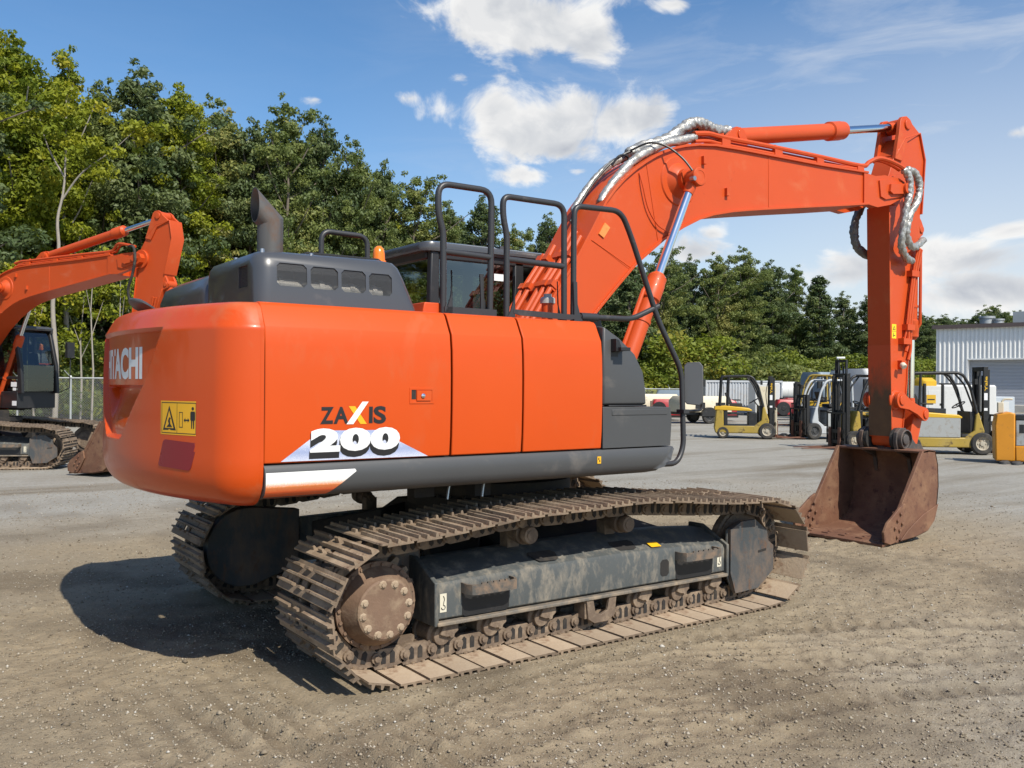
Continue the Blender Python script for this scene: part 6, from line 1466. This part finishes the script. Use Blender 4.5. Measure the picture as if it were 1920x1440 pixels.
# ------------------------------------------------------------------ camera, sun, sky
CAM = dict(loc=(-4.115101145686748, -6.096738131369256, 1.7375583817931697), yaw=0.9504942847163015, pitch=0.0018323424341208266, roll=0.007069411746721748, f=1669.6960053752214)
cd = bpy.data.cameras.new('camera'); cam = bpy.data.objects.new('camera', cd); C.objects.link(cam)
fw = Vector((math.cos(CAM['yaw']) * math.cos(CAM['pitch']), math.sin(CAM['yaw']) * math.cos(CAM['pitch']), math.sin(CAM['pitch'])))
rt = Vector((math.sin(CAM['yaw']), -math.cos(CAM['yaw']), 0)); up = rt.cross(fw)
c_, s_ = math.cos(CAM['roll']), math.sin(CAM['roll'])
r2 = rt * c_ + up * s_; u2 = -rt * s_ + up * c_
cam.matrix_world = Matrix(((r2.x, u2.x, -fw.x, CAM['loc'][0]), (r2.y, u2.y, -fw.y, CAM['loc'][1]), (r2.z, u2.z, -fw.z, CAM['loc'][2]), (0, 0, 0, 1)))
cd.sensor_width = 36; cd.lens = CAM['f'] / 1920 * 36; cd.clip_end = 3000; cd.clip_start = .05
scene.camera = cam
SUN_EL, SUN_AZ = math.radians(48), math.radians(-90.5)      # azimuth measured from +X
sd = Vector((math.cos(SUN_AZ) * math.cos(SUN_EL), math.sin(SUN_AZ) * math.cos(SUN_EL), math.sin(SUN_EL)))
sl = bpy.data.lights.new('sun', 'SUN'); sl.energy = 5.0; sl.angle = math.radians(.53); sl.color = (1, .94, .83)
so = bpy.data.objects.new('sun', sl); C.objects.link(so); so.rotation_euler = sd.to_track_quat('Z', 'Y').to_euler(); so.location = (0, -30, 40)

w = bpy.data.worlds.new('World'); scene.world = w; w.use_nodes = True
t = w.node_tree; t.nodes.clear(); L = t.links
wo = nd(t, 'ShaderNodeOutputWorld'); bg = nd(t, 'ShaderNodeBackground'); bg.inputs[1].default_value = .092; L.new(bg.outputs[0], wo.inputs[0])
sky = nd(t, 'ShaderNodeTexSky'); sky.sky_type = 'NISHITA'; sky.sun_disc = False; sky.sun_elevation = SUN_EL; sky.sun_rotation = math.radians(90) - SUN_AZ
sky.air_density = 1.0; sky.dust_density = .6; sky.ozone_density = 2.2; sky.altitude = 100
gen = nd(t, 'ShaderNodeTexCoord').outputs['Generated']
nrm = nd(t, 'ShaderNodeVectorMath', operation='NORMALIZE'); L.new(gen, nrm.inputs[0])
sp = nd(t, 'ShaderNodeSeparateXYZ'); L.new(nrm.outputs[0], sp.inputs[0])
el = math_(t, 'ARCSINE', sp.outputs[2]); azn = math_(t, 'ARCTAN2', sp.outputs[1], sp.outputs[0])
cb_ = nd(t, 'ShaderNodeCombineXYZ'); L.new(azn, cb_.inputs[0]); L.new(el, cb_.inputs[1])
def azel(u, v):
    d = fw + r2 * ((u - 960) / CAM['f']) + u2 * ((720 - v) / CAM['f']); d.normalize()
    return math.atan2(d.y, d.x), math.asin(d.z)
# cumulus: (px, py) centre and half-sizes measured on the photograph, turned into directions of the sky
CL = [(1000, 40, 190, 88, 1), (905, 12, 95, 45, 1), (1110, 70, 80, 62, 1), (1040, 235, 175, 78, 1), (935, 215, 70, 52, 1), (1165, 232, 95, 58, 1), (1060, 280, 110, 40, 1), (828, 208, 60, 62, .62), (860, 145, 60, 40, .42), (770, 185, 60, 30, .40),
      (985, 327, 66, 26, .75), (1085, 322, 40, 18, .6), (1265, 8, 70, 24, .8), (590, 188, 60, 26, .36), (1335, 438, 40, 22, .7), (1300, 470, 80, 34, .9), (1590, 515, 130, 40, .9), (1700, 520, 110, 40, .8), (1820, 480, 190, 40, .9), (1850, 545, 200, 46, .95), (1900, 430, 110, 34, .8),
      (1905, 250, 80, 26, .6), (2100, 500, 200, 50, 1), (2150, 300, 120, 50, .8), (2300, 120, 160, 60, 1), (-300, 100, 200, 70, 1), (700, -250, 180, 80, 1), (1500, -200, 200, 90, 1)]
dens = None
for (px, py, a, b, wt) in CL:
    A0, E0 = azel(px, py); A1, _ = azel(px + a, py); _, E1 = azel(px, py - b)
    dx = math_(t, 'MULTIPLY', math_(t, 'SUBTRACT', azn, A0), 1 / (1.12 * abs(A1 - A0))); dy = math_(t, 'MULTIPLY', math_(t, 'SUBTRACT', el, E0), 1 / (1.12 * abs(E1 - E0)))
    r_ = math_(t, 'SQRT', math_(t, 'ADD', math_(t, 'MULTIPLY', dx, dx), math_(t, 'MULTIPLY', dy, dy)))
    k_ = math_(t, 'MULTIPLY', math_(t, 'SUBTRACT', 1.0, r_), wt) if wt == 1 else math_(t, 'SUBTRACT', wt, r_)
    dens = k_ if dens is None else math_(t, 'MAXIMUM', dens, k_)
# more clouds where the camera does not look, by noise
def cnoise(off, scale, detail, rough):
    ad = nd(t, 'ShaderNodeVectorMath', operation='ADD'); L.new(cb_.outputs[0], ad.inputs[0]); ad.inputs[1].default_value = off
    mp = nd(t, 'ShaderNodeVectorMath', operation='MULTIPLY'); L.new(ad.outputs[0], mp.inputs[0]); mp.inputs[1].default_value = (1, 1.35, 1)
    return noise(t, mp.outputs[0], scale, detail, rough, .5)
n0 = cnoise((0, 0, 0), 12, 10, .60); n1 = cnoise((.0, .018, 0), 15, 5, .5); n2 = cnoise((3, 1, 0), 9, 6, .55)
d0 = math_(t, 'ADD', math_(t, 'MULTIPLY', dens, 1.35), math_(t, 'MULTIPLY', math_(t, 'SUBTRACT', n0, .5), 3.6))
d0 = math_(t, 'ADD', d0, math_(t, 'MULTIPLY', math_(t, 'SUBTRACT', n2, .5), .5))
cov = nd(t, 'ShaderNodeMapRange'); cov.interpolation_type = 'SMOOTHSTEP'; cov.inputs[1].default_value = -.02; cov.inputs[2].default_value = .80; L.new(d0, cov.inputs[0])
lit = mapr(t, math_(t, 'SUBTRACT', n0, n1), -.16, .16)
core = mapr(t, d0, .25, 1.25)
shade = math_(t, 'ADD', math_(t, 'MULTIPLY', lit, .55), math_(t, 'MULTIPLY', math_(t, 'SUBTRACT', 1.0, core), .45), clamp=True)
ccol = ramp(t, shade, [(0, (4.9, 5.2, 5.8)), (.35, (6.6, 6.8, 7.1)), (.65, (8.4, 8.4, 8.4)), (1, (9.8, 9.8, 9.6))])
# thin high streaks, denser to the right and low down
mpc = nd(t, 'ShaderNodeMapping'); L.new(cb_.outputs[0], mpc.inputs[0]); mpc.inputs['Rotation'].default_value = (0, 0, math.radians(-24)); mpc.inputs['Scale'].default_value = (3.2, 13, 1)
ci = noise(t, mpc.outputs[0], 1.6, 8, .62, .6)
Ar, _ = azel(1750, 400); Al, _ = azel(600, 400)
side_ = mapr(t, azn, Al, Ar, .05, 1.0)
Ax, _ = azel(2100, 400); Ay_, _ = azel(3200, 400)
side_ = math_(t, 'MULTIPLY', side_, mapr(t, azn, Ay_, Ax, .10, 1.0))
low = mapr(t, el, .05, .45, 1.0, .45)
cir = math_(t, 'MULTIPLY', math_(t, 'MULTIPLY', mapr(t, ci, .36, .72), side_), low)
hz_ = math_(t, 'MULTIPLY', mapr(t, el, .02, .42, .92, 0.0), side_)
thin = math_(t, 'MAXIMUM', math_(t, 'MULTIPLY', cir, .95), hz_)
hs = nd(t, 'ShaderNodeHueSaturation'); hs.inputs['Saturation'].default_value = 1.22; hs.inputs['Value'].default_value = 1.46; L.new(sky.outputs[0], hs.inputs['Color'])
c1 = mix(t, thin, hs.outputs[0], (7.6, 7.9, 8.3))
c2 = mix(t, cov.outputs[0], c1, ccol)
L.new(c2, bg.inputs[0])

vs = scene.view_settings; vs.view_transform = 'Standard'; vs.look = 'None'; vs.gamma = 1; vs.exposure = .17; vs.use_curve_mapping = False
scene.cycles.use_denoising = True
scene.cycles.max_bounces = 6; scene.cycles.transparent_max_bounces = 12; scene.cycles.diffuse_bounces = 3; scene.cycles.glossy_bounces = 3
scene.cycles.caustics_reflective = False; scene.cycles.caustics_refractive = False
